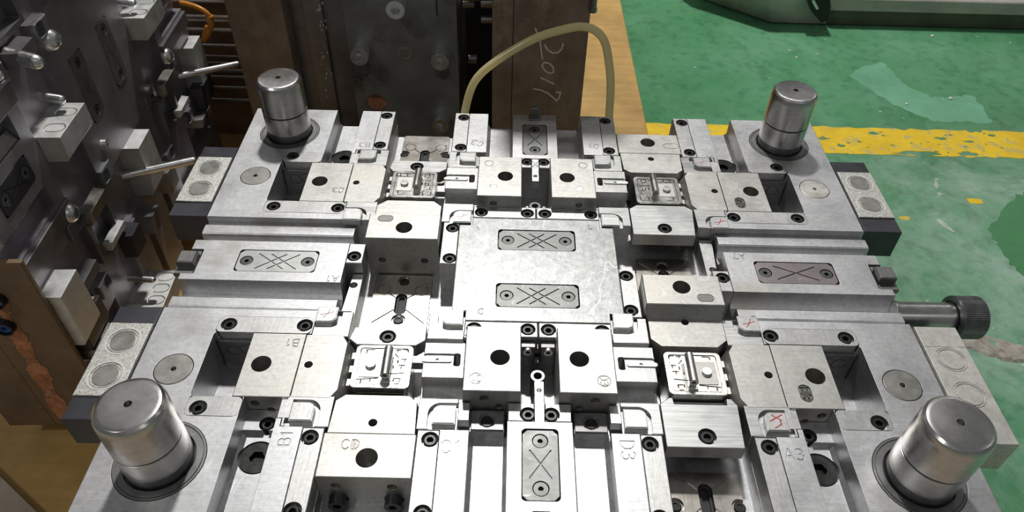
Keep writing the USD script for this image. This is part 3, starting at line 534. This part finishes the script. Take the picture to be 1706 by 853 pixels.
# cavity cores with their fixed front plates
def core(sx, sy):
    free = 1 if (sx, sy) in ((1, -1), (-1, 1)) else -1       # +1: the missing slide is on the outer side
    cx, cy = 147.3, 137.2
    t = Thing('cavity_core', 'detailed square cavity core with a round rod lying across, %s of the four' % CAV[sx, sy], 'core', (sx * cx, sy * cy, -48), 'cavity cores')
    o = rrect(cx - 27.2, cx + 27.2, cy - 25, cy + 25, 5); i = rrect(cx - 23, cx + 23, cy - 21.5, cy + 21.5, 2.5)
    body = ext(rrect(cx - 26, cx + 26, cy - 24, cy + 24, 5), -41.9, -8) + ext(o, -8, -.4) + ext(o.buffer(-.4), -.4, 0) - ext(i, -3.4, 3)
    body = body - ext(o.buffer(1).difference(o.buffer(-1.1)), -9.5, -8)
    f = lambda m: mir(m, sx, sy)
    t.add('rim', f(body), 'core')
    a, b = cx - 22.8, cy - 21.3
    g = lambda pts, w=1.1: stroke([(cx + (px - 692) / 385 * 46, cy + (py - 307) / 265 * 43) for px, py in pts], w, 2)
    slits = unary_union([g(l) for l in ([(508, 215), (508, 183), (545, 183)], [(566, 185), (600, 185)], [(588, 170), (588, 212)], [(604, 215), (576, 240)], [(512, 252), (548, 252)], [(522, 252), (522, 282)],
        [(516, 296), (562, 296)], [(541, 296), (546, 322)], [(575, 262), (575, 330)], [(520, 352), (648, 362)], [(540, 392), (590, 392), (590, 428), (544, 428), (540, 392)], [(776, 185), (834, 187), (836, 222)],
        [(712, 392), (880, 404), (882, 440)], [(840, 408), (840, 436)], [(770, 400), (770, 436)], [(606, 335), (606, 300)])])
    ins = i.buffer(-.7).difference(slits)
    for k_, pc in enumerate(getattr(ins, 'geoms', [ins])): t.add('insert', f(ext(pc, -3.4, -.5)), 'core')
    t.add('pin_island', f(ext(rrect(cx + 1.5, cx + 20, cy - 13, cy + 13, 1), -.5, .1)), 'slider')
    t.add('pin', f(cyl(cx + 10.8, cy - .6, -1, 3.2, 5.0, 4.6)), 'bright', 'short bright round pin')
    e = 1 if free > 0 else -1
    rx, rz = cx - 5.2, 7.6
    ra = ycyl(rx, cy - 15.5, cy + 17, rz, 4.3) if True else None
    ra = ra + box(rx - 3.4, rx + 3.4, cy - 14.5, cy + 16, -1.5, rz, .2)
    ra = ra - ycyl(rx, cy + 12, cy + 20, rz, 2.2) - ycyl(rx, cy - 20, cy - 12, rz, 2.2)
    t.add('rod', f(ra), 'core', 'round rod on a narrow web across the core', smooth=35)
    t.add('rod_foot', f(box(rx - 4.5, rx + 4.5, cy + 17, cy + 20.5, -3.4, 1.5, .6)), 'core')
    # fixed plate on the side without a slide
    far_ = 79 if sx > 0 else 49
    y0 = cy + 27 if free > 0 else cy - far_
    y1 = cy + far_ if free > 0 else cy - 27
    t = Thing('core_clamp', 'streaky milled clamp plate with one screw on the open side of the %s core' % CAV[sx, sy], 'clamp plate', (sx * cx, sy * (y0 + y1) / 2, -42), 'core clamps')
    pl = [(110, y0), (184.5, y0), (184.5, y1), (110, y1)]
    if free > 0: pl = [(119, y0), (176, y0), (181, y0 + 7), (178.5, y1), (110, y1), (110, y0 + 7)]
    else: pl = [(110, y0), (181, y0), (184.5, y1 - 7), (176, y1), (119, y1), (110, y1 - 7)]
    inn = list(Polygon(pl).buffer(-.6, join_style=2).exterior.coords)[:-1]
    sy_ = y1 - 11.5 if free > 0 else y0 + 11.5
    m = hull(ring(pl, -18), ring(pl, -2.6), ring(inn, -2)) - bore(cx, sy_, -2, 6.6)
    if free > 0 and sx > 0: m = m - hull(ring([(121, y0 - 2), (173, y0 - 2), (172, y0 + 10), (122, y0 + 10)], 2), ring([(123, y0 - 2), (171, y0 - 2), (170, y0 + 3), (124, y0 + 3)], -9))
    t.add('plate', f(m), 'milled')
    add_screw(t, sx * cx, sy * sy_, -2, 6.6, 5.6)
    # small notched corner wedges around the core
for sx, sy in CORN: core(sx, sy)

# interlock blocks: sixteen, four around each cavity
MARKS = {(-1, 1, 1, 0): 'faint', (1, 1, 0, 0): 'red', (1, -1, 0, 0): 'red', (1, -1, 0, 1): 'red2', (1, 1, 0, 1): 'faint', (-1, -1, 0, 0): 'faint'}
for sx, sy in CORN:
    for inn in (0, 1):           # 0: outer side in x, 1: centre side in x
        for far in (0, 1):       # 0: towards the middle of the mould in y, 1: towards its near/far edge
            x0, x1 = (185.2, 227.4) if not inn else (73.2, 108.7)
            if not far and not inn: x0, x1 = 185.2, 221.2
            y0, y1 = (70.2, 102.6) if not far else (172.4, 204.8)
            px0, px1 = (201, 221.5) if not inn else (74.8, 95.2)
            if not inn: px0, px1 = (200.2, 220.6)
            py0, py1 = (66.5, 86.6) if not far else (181.3, 200.8)
            mk = MARKS.get((sx, sy, inn, far)); 
            side = ('outer', 'inner')[inn] + (' middle', ' edge')[far]
            extra = {'red': ' marked with a red cross', 'red2': ' marked with a red scrawl', 'faint': ' with a faint red mark'}.get(mk, '')
            lab = 'raised-pad interlock block%s, %s corner of the %s cavity' % (extra, side, CAV[sx, sy])
            t = Thing('interlock_block', lab, 'block', (sx * (x0 + x1) / 2, sy * (y0 + y1) / 2, -14), 'interlock blocks')
            m = box(x0, x1, y0, y1, -13.9, -.2, .5)
            gx = 4.5 if not inn else -4.5
            pad = rrect(px0, px1, py0, py1, 0)
            # one rounded corner of the pad, facing the cavity
            ccx, ccy = (px0, py1 if not far else py0) if not inn else (px1, py1 if not far else py0)
            sq = sbox(min(ccx, ccx + (7 if not inn else -7)), min(ccy, ccy + (-7 if not far else 7)), max(ccx, ccx + (7 if not inn else -7)), max(ccy, ccy + (-7 if not far else 7)))
            ctr = (ccx + (7 if not inn else -7), ccy + (-7 if not far else 7))
            pad = pad.difference(sq.difference(Point(ctr).buffer(7)))
            groove = pad.buffer(4.6).intersection(sbox(x0 - 5, y0 - 6, x1 + 5, y1 + 6))
            m = m - ext(groove, -4.5, 3)
            t.add('body', mir(m, sx, sy), 'milled')
            pm = ext(pad, -13.9 if far else -6.2, 2.4) + ext(pad.buffer(-.8), 2.4, 3.2)
            t.add('pad', mir(pm, sx, sy), 'ground' if not (inn and sy > 0) else 'milled')
            if not inn and far:
                t.add('flange', mir(box(221.4, 232.2, 176.4, 196.6, -9.9, -.1, .4), sx, sy), 'ground')
            if inn and far:
                t.add('flange', mir(box(62.8, 73, 176, 195, -9.9, -.1, .4), sx, sy), 'ground')
            if mk:
                mx, my = sx * (px0 + px1) / 2, sy * (py0 + py1) / 2; g = []
                w = .8 if mk != 'faint' else .4
                g = [stroke([(mx - 6, my - 1), (mx + 1, my + .5), (mx + 6.5, my + 3)], w), stroke([(mx - 3, my - 5), (mx + 1, my + 1), (mx + 2.5, my + 6)], w)]
                if mk == 'red2': g = [stroke([(mx - 6, my), (mx + 6, my + 7)], 1.0), stroke([(mx - 3.5, my + 6.5), (mx + 4.5, my + 1)], .8), stroke([(mx - 3, my - 7), (mx + 3.5, my - 3), (mx + 3, my + 1)], .9)]
                t.add('red_mark', ext(unary_union(g), 3.2, 3.3), 'ink', 'red marker strokes on the pad')

# side blocks with etched plates
for sx, sy in CORN:
    near_right = (sx, sy) == (1, -1)
    lab = {(-1, -1): 'blackened side block with a pale etched two-circle plate, near left', (1, -1): 'side block wholly covered by a pale steel plate with two faint circles, near right',
           (-1, 1): 'blackened side block with a bright-ringed two-circle plate, far left', (1, 1): 'blackened side block with a bright-ringed two-circle plate, far right'}[sx, sy]
    t = Thing('side_block', lab, 'block', (sx * 398, sy * 137, -38), None)
    t.add('body', mir(box(376.4, 419.5, 70, 203, -38, 0 if not near_right else -3, .6), sx, sy), 'side')
    y0, y1 = (93, 179) if not near_right else (74.5, 209)
    pl = mir(box(377, 418.8, y0, y1, .05 if not near_right else -38, 2.2, .5), sx, sy)
    if near_right: pl = pl - box(370, 425, -100.4, -99.9, 1.6, 3, 0)
    rad = 14.6
    for cyy in (115.8, 156.6):
        pl = pl - ext(Point(sx * 398, sy * cyy).buffer(rad).difference(Point(sx * 398, sy * cyy).buffer(rad - .7)), 1.5, 3) - ext(Point(sx * 398, sy * cyy).buffer(12.6).difference(Point(sx * 398, sy * cyy).buffer(11.6)), 1.3, 3)
    t.add('plate', pl, 'pad_plate' if not near_right else 'ivory')
    for cyy in (115.8, 156.6):
        if not near_right: t.add('ring', mir(ext(Point(398, cyy).buffer(16.6).difference(Point(398, cyy).buffer(14.9)), 2.0, 2.5), sx, sy), 'pad_ring', 'bright worn ring')
        t.add('disc', mir(cyl(398, cyy, 1.4, 2.3, 11.4), sx, sy), 'disc' if not near_right else 'ivory')

# eye-bolt like puller on the right edge
t = Thing('puller_bolt', 'thick dark bolt with a knurled head sticking out of the right edge', 'bolt', (410, -38, -38))
t.add('shank', xcyl(376.2, 446, -38, -23, 15.6, 40) + xcyl(376.2, 379, -38, -23, 17, 40), 'pillar')
kn = xcyl(441, 467, -38, -23, 23, 96)
for k in range(64):
    a = k * 2 * math.pi / 64; kn = kn - Manifold.cube((30, 1.1, 1.1), True).rotate((45, 0, 0)).rotate((math.degrees(a), 0, 0)).translate((458, -38 + 23 * -math.sin(a), -23 + 23 * math.cos(a)))
t.add('head', kn + xcyl(439.5, 445, -38, -23, 22.4, 60) - xcyl(438, 442.5, -38, -23, 18, 40) + xcyl(467, 469, -38, -23, 21, 60) - xcyl(460, 475, -38, -23, 10, 6), 'knurl', smooth=25)

# hose looping out of the far edge
from scipy.interpolate import CubicSpline
P = np.array([(-97, 293, -24), (-96.5, 306, -14), (-92, 318, 6), (-82, 327, 30), (-58, 336, 52), (-26.5, 343, 72), (5, 347, 88), (37, 349, 98), (64, 350, 101), (84, 345, 93), (96, 337, 68), (102.5, 325, 34), (104.5, 314, -8), (104, 306, -18), (101, 293, -24)], float)
u = np.r_[0, np.cumsum(np.linalg.norm(np.diff(P, axis=0), axis=1))]; sp = CubicSpline(u, P); S = sp(np.linspace(0, u[-1], 110))
def tube(S, r, k=18):
    v, f = [], []; t = np.gradient(S, axis=0); t /= np.linalg.norm(t, axis=1)[:, None]; up = np.array((0, 1., .02))
    for p, d in zip(S, t):
        a = np.cross(up, d); a /= np.linalg.norm(a); b = np.cross(d, a)
        v += [p + r * (math.cos(x) * a + math.sin(x) * b) for x in np.arange(k) * 2 * math.pi / k]
    n = len(S)
    for i in range(n - 1):
        for j in range(k):
            q = (i * k + j, i * k + (j + 1) % k, (i + 1) * k + (j + 1) % k, (i + 1) * k + j); f += [(q[0], q[1], q[2]), (q[0], q[2], q[3])]
    v += [S[0], S[-1]]
    for j in range(k): f += [(n * k, (j + 1) % k, j), (n * k + 1, (n - 1) * k + j, (n - 1) * k + (j + 1) % k)]
    return trimesh.Trimesh(np.array(v), np.array(f), process=False)
t = Thing('water_hose', 'yellowish translucent hose looping up behind the far edge of the mould', 'hose', (3, 320, -24))
t.add('tube', tube(S, 5.6), 'hose', smooth=True)
for x in (-97, 101): t.add('fitting', ycyl(x, 294.3, 301, -24, 6.6, 6), 'bright', 'small hexagonal fitting')

# ---------------------------------------------------------------- the other mould half, standing on its edge at the left
YAW = -0.0445; O = np.array((-549.4, 262., 73.1)); HH = np.array((math.sin(YAW), math.cos(YAW), 0)); NN = np.array((math.cos(YAW), -math.sin(YAW), 0))
TR = np.zeros((3, 4)); TR[:, 0] = NN; TR[:, 1] = HH; TR[:, 2] = (0, 0, 1); TR[:, 3] = O
def st(m): return m.transform(TR)        # local axes: d (out of the face), h (along the depth), v (up)
def sbx(d0, d1, h0, h1, v0, v1, c=.8):
    """Box in the standing half, edges softened on the outer face."""
    r = lambda d, i: [(d, h0 + i, v0 + i), (d, h1 - i, v0 + i), (d, h1 - i, v1 - i), (d, h0 + i, v1 - i)]
    return Manifold.hull_points(np.array(r(d0, 0) + r(d1 - c, 0) + r(d1, c), float))
def spoly(pts, d0, d1):                  # outline in (h, v), extruded along d
    m = ext(pts if hasattr(pts, 'geom_type') else Polygon(pts), d0, d1)
    return m.transform(np.array([[0, 0, 1, 0], [1, 0, 0, 0], [0, 1, 0, 0]], float))
VB, VT = -340, 372
T2 = Thing('standing_mould', 'dark oiled mating mould half standing on edge with heel blocks and slanted pins', 'mould', (-600, 262, -268))
face = sbx(-62, 0, -293, 293, VB, VT, 1)
c2 = []
for s in (-1, 1):
    c2.append(sbx(-10, 9, s * 137 - 37.5, s * 137 + 37.5, -315, 315, 0)); c2.append(sbx(-9, 9, -300, 300, s * 147 - 40, s * 147 + 40, 0))
    for r in (-1, 1):
        c2 += [sbx(-14, 9, min(r * 232, r * 266), max(r * 232, r * 266), 0, 0, 0)] if False else []
        c2.append(sbx(-12, 9, min(r * 176, r * 300), max(r * 176, r * 300), min(s * 232, s * 266), max(s * 232, s * 266), 0))
        c2.append(sbx(-12, 9, min(r * 30, r * 47), max(r * 30, r * 47), min(s * 206, s * 380), max(s * 206, s * 380), 0))
        c2.append(sbx(-12, 9, min(r * 195, r * 300), max(r * 195, r * 300), min(s * 30, s * 60), max(s * 30, s * 60), 0))
        c2.append(Manifold.cylinder(70, 29, 29, 40).rotate((0, 90, 0)).translate((-50, r * 240, s * 318)))
    c2.append(spoly(rrect(s * 42 - 16.4, s * 42 + 16.4, -43.4, 43.4, 3), -6, 4)); c2.append(spoly(rrect(s * 236 - 34, s * 236 + 34, -16.4, 16.4, 3), -6, 4))
face = face - Manifold.batch_boolean(c2, __import__('manifold3d').OpType.Add)
T2.add('face_plate', st(face), 'dark2')
for s in (-1, 1):
    for (hc, vc, L, W, al) in ((s * 42, 0, 86, 32.4, 'v'), (s * 236, 0, 67, 32.2, 'h')):
        a, b = (W / 2, L / 2) if al == 'v' else (L / 2, W / 2)
        o = [(hc - a + 5, vc - b), (hc + a - 5, vc - b), (hc + a, vc - b + 5), (hc + a, vc + b - 5), (hc + a - 5, vc + b), (hc - a + 5, vc + b), (hc - a, vc + b - 5), (hc - a, vc - b + 5)]
        m = spoly(o, -5.9, .8)
        k = 1 if al == 'v' else 0
        lines = [[(-9, 20), (9, -20)], [(9, 20), (-9, -20)]] + ([[(-9, 8), (9, -30)], [(9, 8), (-9, -30)]] if k else [])
        lines = [[(hc + (p if k else q), vc + (q if k else p)) for p, q in l] for l in lines]
        m = m - spoly(unary_union([stroke(l, 1.4) for l in lines]), -.3, 2)
        sp_ = [(hc, vc + q) if k else (hc + q, vc) for q in ((-32, 32) if k else (-22.5, 22.5))]
        for q in sp_: m = m - spoly(Point(q).buffer(7.4), -2.5, 3)
        path = T2.add('wear_plate', st(m), 'dark' if k else 'side')
        for q in sp_: T2.add('socket_screw', st(spoly(Point(q).buffer(6.8).difference(Point(q).buffer(2.6, quad_segs=2)), -2.5, .4)), 'wear', under=path)
# light bevelled ridges beside the wear arms
for r in (-1, 1):
    for s in (-1, 1):
        rid = Manifold.hull_points(np.array([(-12, r * 196, s * 30.5), (-12, r * 293, s * 30.5), (-2, r * 196, s * 30.5), (-2, r * 293, s * 30.5), (-12, r * 196, s * 42), (-12, r * 293, s * 42), (-9, r * 196, s * 42), (-9, r * 293, s * 42)], float))
        T2.add('bevel_rail', st(rid), 'disc')
        T2.add('rail', st(sbx(0.01, 5, min(r * 176, r * 293), max(r * 176, r * 293), min(s * 64, s * 86), max(s * 64, s * 86), .8)), 'dark')
# heel blocks
def heel(h0, h1, v0, v1, d1, ch, face_rings=0, lab=None):
    """Block reaching out of the face; its outer edge is bevelled by ch on the far side."""
    r = [(-26, h0, v0), (-26, h1, v0), (-26, h0, v1), (-26, h1, v1), (d1, h0, v1), (d1, h1, v1), (d1, h0, v0 + ch), (d1, h1, v0 + ch), (d1 - ch * .7, h0, v0), (d1 - ch * .7, h1, v0)]
    m = Manifold.hull_points(np.array(r, float))
    for k in range(face_rings):
        cc = h0 + (h1 - h0) * (k + .6) / (face_rings + .2)
        rg = LineString([(d1 - 17, cc), (d1 - 10, cc)]).buffer(8.6).difference(LineString([(d1 - 17, cc), (d1 - 10, cc)]).buffer(6.8))
        m = m - ext(rg, v1 - 3, v1 + 2)
    return T2.add('heel_block', st(m), 'heel', lab)
heel(-173, -104, -16, 16, 26, 6, 2); heel(104, 173, -16, 16, 26, 6, 2)
heel(-152, -80, -312, -278, 40, 8, 3, 'bright heel block with three ring grooves'); heel(105, 172, -312, -278, 40, 8, 3); heel(-172, -104, 278, 312, 40, 8, 2); heel(104, 172, 278, 312, 40, 8, 2)
heel(-22, 24, -187, -107, 20, 8); heel(250, 293, -187, -107, 17, 6); heel(-293, -250, -187, -107, 26, 6); heel(-24, 22, 107, 187, 20, 8); heel(-293, -252, 107, 187, 18, 6); heel(250, 293, 107, 187, 18, 6)
# slide lock inserts and cavity blocks seen as dark stepped steel around the recesses
for s in (-1, 1):
    for r in (-1, 1):
        hc, vc = r * 137, s * 147
        T2.add('cavity_block', st(sbx(-26, 4, hc - 31, hc + 31, vc - 31, vc + 31, 1.5) - spoly(rrect(hc - 24, hc + 24, vc - 24, vc + 24, 3), -16, 9)), 'dark')
        T2.add('cavity_insert', st(sbx(-26, -13, hc - 12, hc + 12, vc - 18, vc + 10, 2)), 'disc')
        for a, b in ((-1, -1), (-1, 1), (1, -1), (1, 1)):
            m = sbx(0.01, 6, min(hc + a * 37, hc + a * 66), max(hc + a * 37, hc + a * 66), min(vc + b * 39, vc + b * 60), max(vc + b * 39, vc + b * 60), 1.2) - spoly(rrect(hc + a * 46 - 8, hc + a * 46 + 8, vc + b * 48 - 8, vc + b * 48 + 8, 4), -3, 9)
            T2.add('interlock_socket', st(m), 'dark2' if (a + b) else 'dark')
# stepped lugs, bevels and cups of the lower slide locks
def lug(d1, h0, h1, v0, v1, m_, ch=3):
    r = [(0.02, h0, v0), (0.02, h1, v0), (0.02, h0, v1), (0.02, h1, v1), (d1 - ch, h0, v0), (d1 - ch, h1, v0), (d1, h0 + ch, v0 + ch), (d1, h1 - ch, v0 + ch), (d1, h0 + ch, v1), (d1, h1 - ch, v1)]
    T2.add('lock_lug', st(Manifold.hull_points(np.array(r, float))), m_)
for h0, h1, v0, v1, d1, m_ in ((-246, -196, -158, -141, 17, 'dark'), (-276, -240, -168, -159, 24, 'disc'), (-286, -228, -207, -169, 22, 'side'), (-286, -238, -222, -208, 24, 'disc'), (-152, -104, -171, -160, 12, 'heel'), (-168, -118, -114, -96, 15, 'disc'), (-120, -88, -214, -178, 20, 'side'),
                               (118, 168, -114, -96, 15, 'disc'), (150, 196, -171, -160, 12, 'heel'), (228, 286, -207, -169, 20, 'side'), (196, 246, -222, -208, 20, 'disc'), (-60, -30, -226, -196, 22, 'dark'), (30, 62, -226, -190, 18, 'disc'), (-250, -200, 150, 166, 18, 'dark'), (-170, -130, 96, 112, 20, 'dark')):
    lug(d1, h0, h1, v0, v1, m_)
for h, v in ((-184, -81), (184, -84), (-77, 80)):
    T2.add('ball_cup', st(Manifold.sphere(13, 32).translate((0, h, v)) - sbx(-30, -1, h - 20, h + 20, v - 20, v + 20, 0) - Manifold.cylinder(20, 6, 6, 24).rotate((0, 90, 0)).translate((4, h, v))), 'bright', smooth=50)
# slanted pins
for (a, b, r) in (((-30, -40, -145), (75, 3, -145), 5.2), ((-30, 222, -145), (74, 270, -146), 5.2), ((-26, -121, 38), (10, -118, 29), 5.4), ((-40, -148, 112), (33, -165, 102), 7.5), ((-26, 118, 38), (10, 121, 29), 5.4),
                  ((-4, -127, -246), (28, -128, -249), 4.6), ((-30, -232, 145), (60, -265, 145), 5.2), ((-30, 42, 145), (66, 8, 146), 5.2)):
    T2.add('angle_pin', st(rod(a, b, r) + Manifold.sphere(r * .98, 24).translate(tuple(b))), 'bright', 'polished slanted pin', smooth=40)
for (h, v) in ((-118, 92), (60, 100), (-62, -72), (96, -88), (205, 70), (195, -92)):
    T2.add('bolt_head', st(Manifold.cylinder(9, 8, 7, 28).rotate((0, 90, 0)).translate((-3, h, v)) - Manifold.cylinder(9, 4, 4, 6).rotate((0, 90, 0)).translate((2, h, v))), 'bright')
T2.add('end_bar', st(sbx(-66, 12, -300, -294, VB + 5, -48, 1)), 'rust', 'brown rusty near end of the plate')
T2.add('clamp_plate', st(sbx(-124, -66.5, -300, 300, VB + 4, 360, 1)), 'rust', 'brown backing plate')
# rust run and plugs on the near edge of the backing plate
from numpy.random import default_rng
rr = default_rng(3); c = [(-.0, 120)]
left, right = [], []
for k, v in enumerate(np.linspace(-90, -325, 60)):
    w_ = 3.5 + 2.5 * math.sin(k * .4) + rr.uniform(0, 3) + (2 if v < -180 else 0); xm = -36 - (-90 - v) * .07
    left.append((xm - w_, v)); right.append((xm + w_ * 1.2 + 3, v))
run = Polygon(left + right[::-1]).buffer(0)
runm = ext(run, 0, .6).transform(np.array([[1, 0, 0, 0], [0, 0, -1, -300], [0, 1, 0, 0]], float))
T2.add('rust_run', st(runm), 'rust2', 'orange rust run down the near edge')
for (d, v, nm) in ((-43, -142, 0), (-34, -100, 0)):
    m = Manifold.cylinder(8, 10.5, 10, 28).rotate((90, 0, 0)).translate((d, -300, v))
    T2.add('plug_rim', st(m - Manifold.cylinder(30, 8.4, 8.4, 28).rotate((90, 0, 0)).translate((d, -290, v))), 'rubber')
    T2.add('plug', st(Manifold.cylinder(6, 8.2, 7, 28).rotate((90, 0, 0)).translate((d, -300, v)) - Manifold.cylinder(9, 3.2, 3.2, 6).rotate((90, 0, 0)).translate((d, -303.5, v))), 'blue', 'blue hose plug')
for y in (-270, 230): solo('packing_strip', sbx(-120, -4, y, y + 60, WZ - 73.1 + .2, VB - .2, 0).transform(TR), 'rubber', 'black packing strip under the %s end of the standing mould half' % ('near' if y < 0 else 'far'), 'packing')

# ---------------------------------------------------------------- the third mould, standing behind
t = Thing('brown_mould', 'brown steel mould block standing behind with 2017 chalked on its side', 'mould', (10, 560, WZ))
t.add('block', box(-31, 81.5, 470, 720, WZ, 440, 2), 'brown')
t.add('side_plate', box(-63, -32, 470, 720, WZ, 440, 2), 'brown', 'worn paler side plate')
ch = []
def chalk(pts): ch.append(stroke(pts, 2.1, 3))
chalk([(1.5, 37), (5, 28), (9.5, 17), (12.5, -2), (14.5, -13)]); chalk([(17, 10), (22, 2), (30, -3), (38, -2), (43.5, 5), (45, 13)])
chalk([(14.5, -24), (18, -19), (26, -21), (32, -27), (33, -36), (27, -38), (20, -34), (15.5, -28), (14.5, -24)]); chalk([(14, -46.5), (22, -50), (34, -56)])
chalk([(3, -66.5), (14, -68), (26, -73.5), (36, -82), (41, -87.5), (44.5, -82), (46.5, -71), (39.5, -72)])
cm = ext(unary_union(ch), 0, .5).transform(np.array([[1, 0, 0, 0], [0, 0, -1, 470], [0, 1, 0, 0]], float))
t.add('chalk_lettering', cm, 'chalk', 'hand-written white chalk numerals 2017')
t = Thing('hose_nipple', 'small dark nipple on the far right edge of the brown block', 'nipple', (84, 468, 70)); t.add('body', cyl(84, 464, 74, 110, 5) + cyl(84, 464, 68, 74, 6.2, seg=6), 'knurl'); t.add('bracket', box(78, 90, 466, 482, 88, 96, .5), 'dark')
t = Thing('bolted_mould_plate', 'dark grey standing mould plate with protruding socket bolts', 'mould', (-200, 520, WZ))
t.add('plate', box(-283, -116, 470, 560, WZ, 240, 2) - box(-146, -143, 465, 475, 52, 245, 0) - ycyl(-251, 460, 485, -101, 17), 'grey_mould')
t.add('copper_plug', ycyl(-251, 478, 484, -101, 16.5), 'rust2', 'round copper-brown plug')
def bolt(x, z, r, L, m_='wear'):
    t.add('bolt', ycyl(x, 470 - L, 470, z, r) - ycyl(x, 470 - L - 1, 470 - L + .55 * L, z, r * .55, 6), m_)
for x, z in ((-262, -2), (-141, -7), (-201, 74), (-146, -122)): bolt(x, z, 13.5, 30, 'bright')
for x, z in ((-266, -36), (-140, -40)): bolt(x, z, 11, 3, 'wear')
bolt(-276, -58, 7, 5, 'wear')
t.add('rust_ring', ycyl(-198, 469.4, 470, -10, 11) - ycyl(-198, 469, 471, -10, 7.5), 'brown', 'faint rusty ring stain')
t = Thing('drip_plate', 'oily dark recessed plate between brown column and grey plate', 'mould', (-330, 560, WZ))
t.add('plate', box(-372, -284, 505, 620, WZ, 240, 1.5) + box(-350, -322, 497, 510, WZ, 240, 1), 'dark')
r_ = np.random.default_rng(5); dr = []
for k in range(34):
    z = r_.uniform(-110, 80); x = -322 + (z - 80) * .07 + r_.normal(0, 3.5); s = r_.uniform(.9, 2.3)
    dr.append(trimesh.creation.icosphere(1, s).apply_scale((1, .5, 1.5)).apply_translation((x, 496.6 if x < -323 else 504.6, z)))
t.add('oil_drops', trimesh.util.concatenate(dr), 'bright', 'beads of oil', kind='stuff')
t = Thing('brown_column', 'plain dark brown steel column of the far mould, left of the guide pillar', 'mould', (-412, 560, WZ)); t.add('block', box(-456, -372.5, 470, 640, WZ, 240, 2), 'brown')
solo('back_plate', box(-900, 82, 740, 790, WZ, 300, 2), 'dark', 'dark backing plate behind the rods of the far mould', 'mould')
for k, (x0, x1, z) in enumerate(((-113, -84, 62), (-84, -66, 64), (-84, -66, 50), (-84, -66, 20), (-113, -95, 45), (-106, -92, -55))):
    solo('stub_pin', ycyl((x0 + x1) / 2, 540, 737, z - 14, 7 + (k % 3)) if False else xcyl(x0, x1, 560 + 3 * k, z - 20, 6.5 + (k % 3)), 'disc' if k != 5 else 'knurl', 'short steel pin in the dark gap, %s' % ('upper outer', 'top inner', 'second inner', 'third inner', 'thick outer', 'lowest threaded')[k], 'pin')
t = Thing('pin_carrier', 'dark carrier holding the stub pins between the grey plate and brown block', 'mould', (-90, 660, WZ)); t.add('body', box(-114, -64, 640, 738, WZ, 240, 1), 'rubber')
t = Thing('ejector_pins', 'row of steel ejector pins lying level beside the brown column', 'ejector assembly', (-560, 640, 0))
r_ = np.random.default_rng(9)
zz = [52, 36, 24, 8, -2, -24, -42, -58, -86, -108, -122, -140, -152, -168, -186, 66]
for k, z in enumerate(zz):
    r = r_.uniform(2.6, 4.2); t.add('ejector_pin', xcyl(-760, -455, 616 + r_.uniform(-14, 14), z, r, 18) + xcyl(-470, -456.5, 616, z, r * 1.0, 18), 'bright' if k < 9 else 'disc', smooth=40)
t.add('retainer', box(-790, -758, 560, 680, WZ, 200, 1), 'dark')
t.add('rear_board', box(-757, -457, 660, 690, WZ, 140, 1), 'rust')
S2 = CubicSpline([0, 1, 2, 3, 4], [(-575, 585, 8), (-548, 578, 5), (-530, 574, -6), (-530, 574, -26), (-552, 576, -54)])(np.linspace(0, 4, 30))
t = Thing('orange_hose', 'short orange tube with two swollen joints beside the ejector pins', 'hose', (-580, 585, 0)); t.add('tube', tube(S2, 4), 'orange', smooth=True)
t.add('joint', rod((-529, 574, -8), (-529, 574, -19), 6), 'orange'); t.add('joint', rod((-534, 574, -27), (-545, 575, -45), 6.5), 'orange')

# ---------------------------------------------------------------- steel frame at the far right
t = Thing('machine_skirt', 'grey sheet-metal machine base with an angled end, upper right', 'machine', (900, 1300, FZ))
pl = [(618, 1222), (760, 1222), (760, 1500), (300, 1500), (440, 1330)]
t.add('skirt', hull(ring([(634, 1238), (775, 1238), (775, 1700), (300, 1700), (480, 1365)], FZ + 4), ring([(600, 1210), (748, 1212), (748, 1700), (260, 1700), (425, 1340)], FZ + 90)), 'cart')
t.add('foot_rail', box(775, 2600, 1238, 1700, FZ + 3, FZ + 42, 2), 'cartdark')
t.add('top_rail', box(765, 2600, 1234, 1700, FZ + 42.2, FZ + 75, 3), 'cart')
wd = [(686, -230), (712, -268), (744, -296), (758, -289), (755, -255), (745, -230)]
t.add('bumper', Manifold.hull_points(np.array([(x, y, z) for x, z in wd for y in (1196, 1236)], float)), 'rubber', 'black rubber bumper')
t.add('bumper_pin', rod((704, 1195, -236), (722, 1195, -258), 4), 'bright')
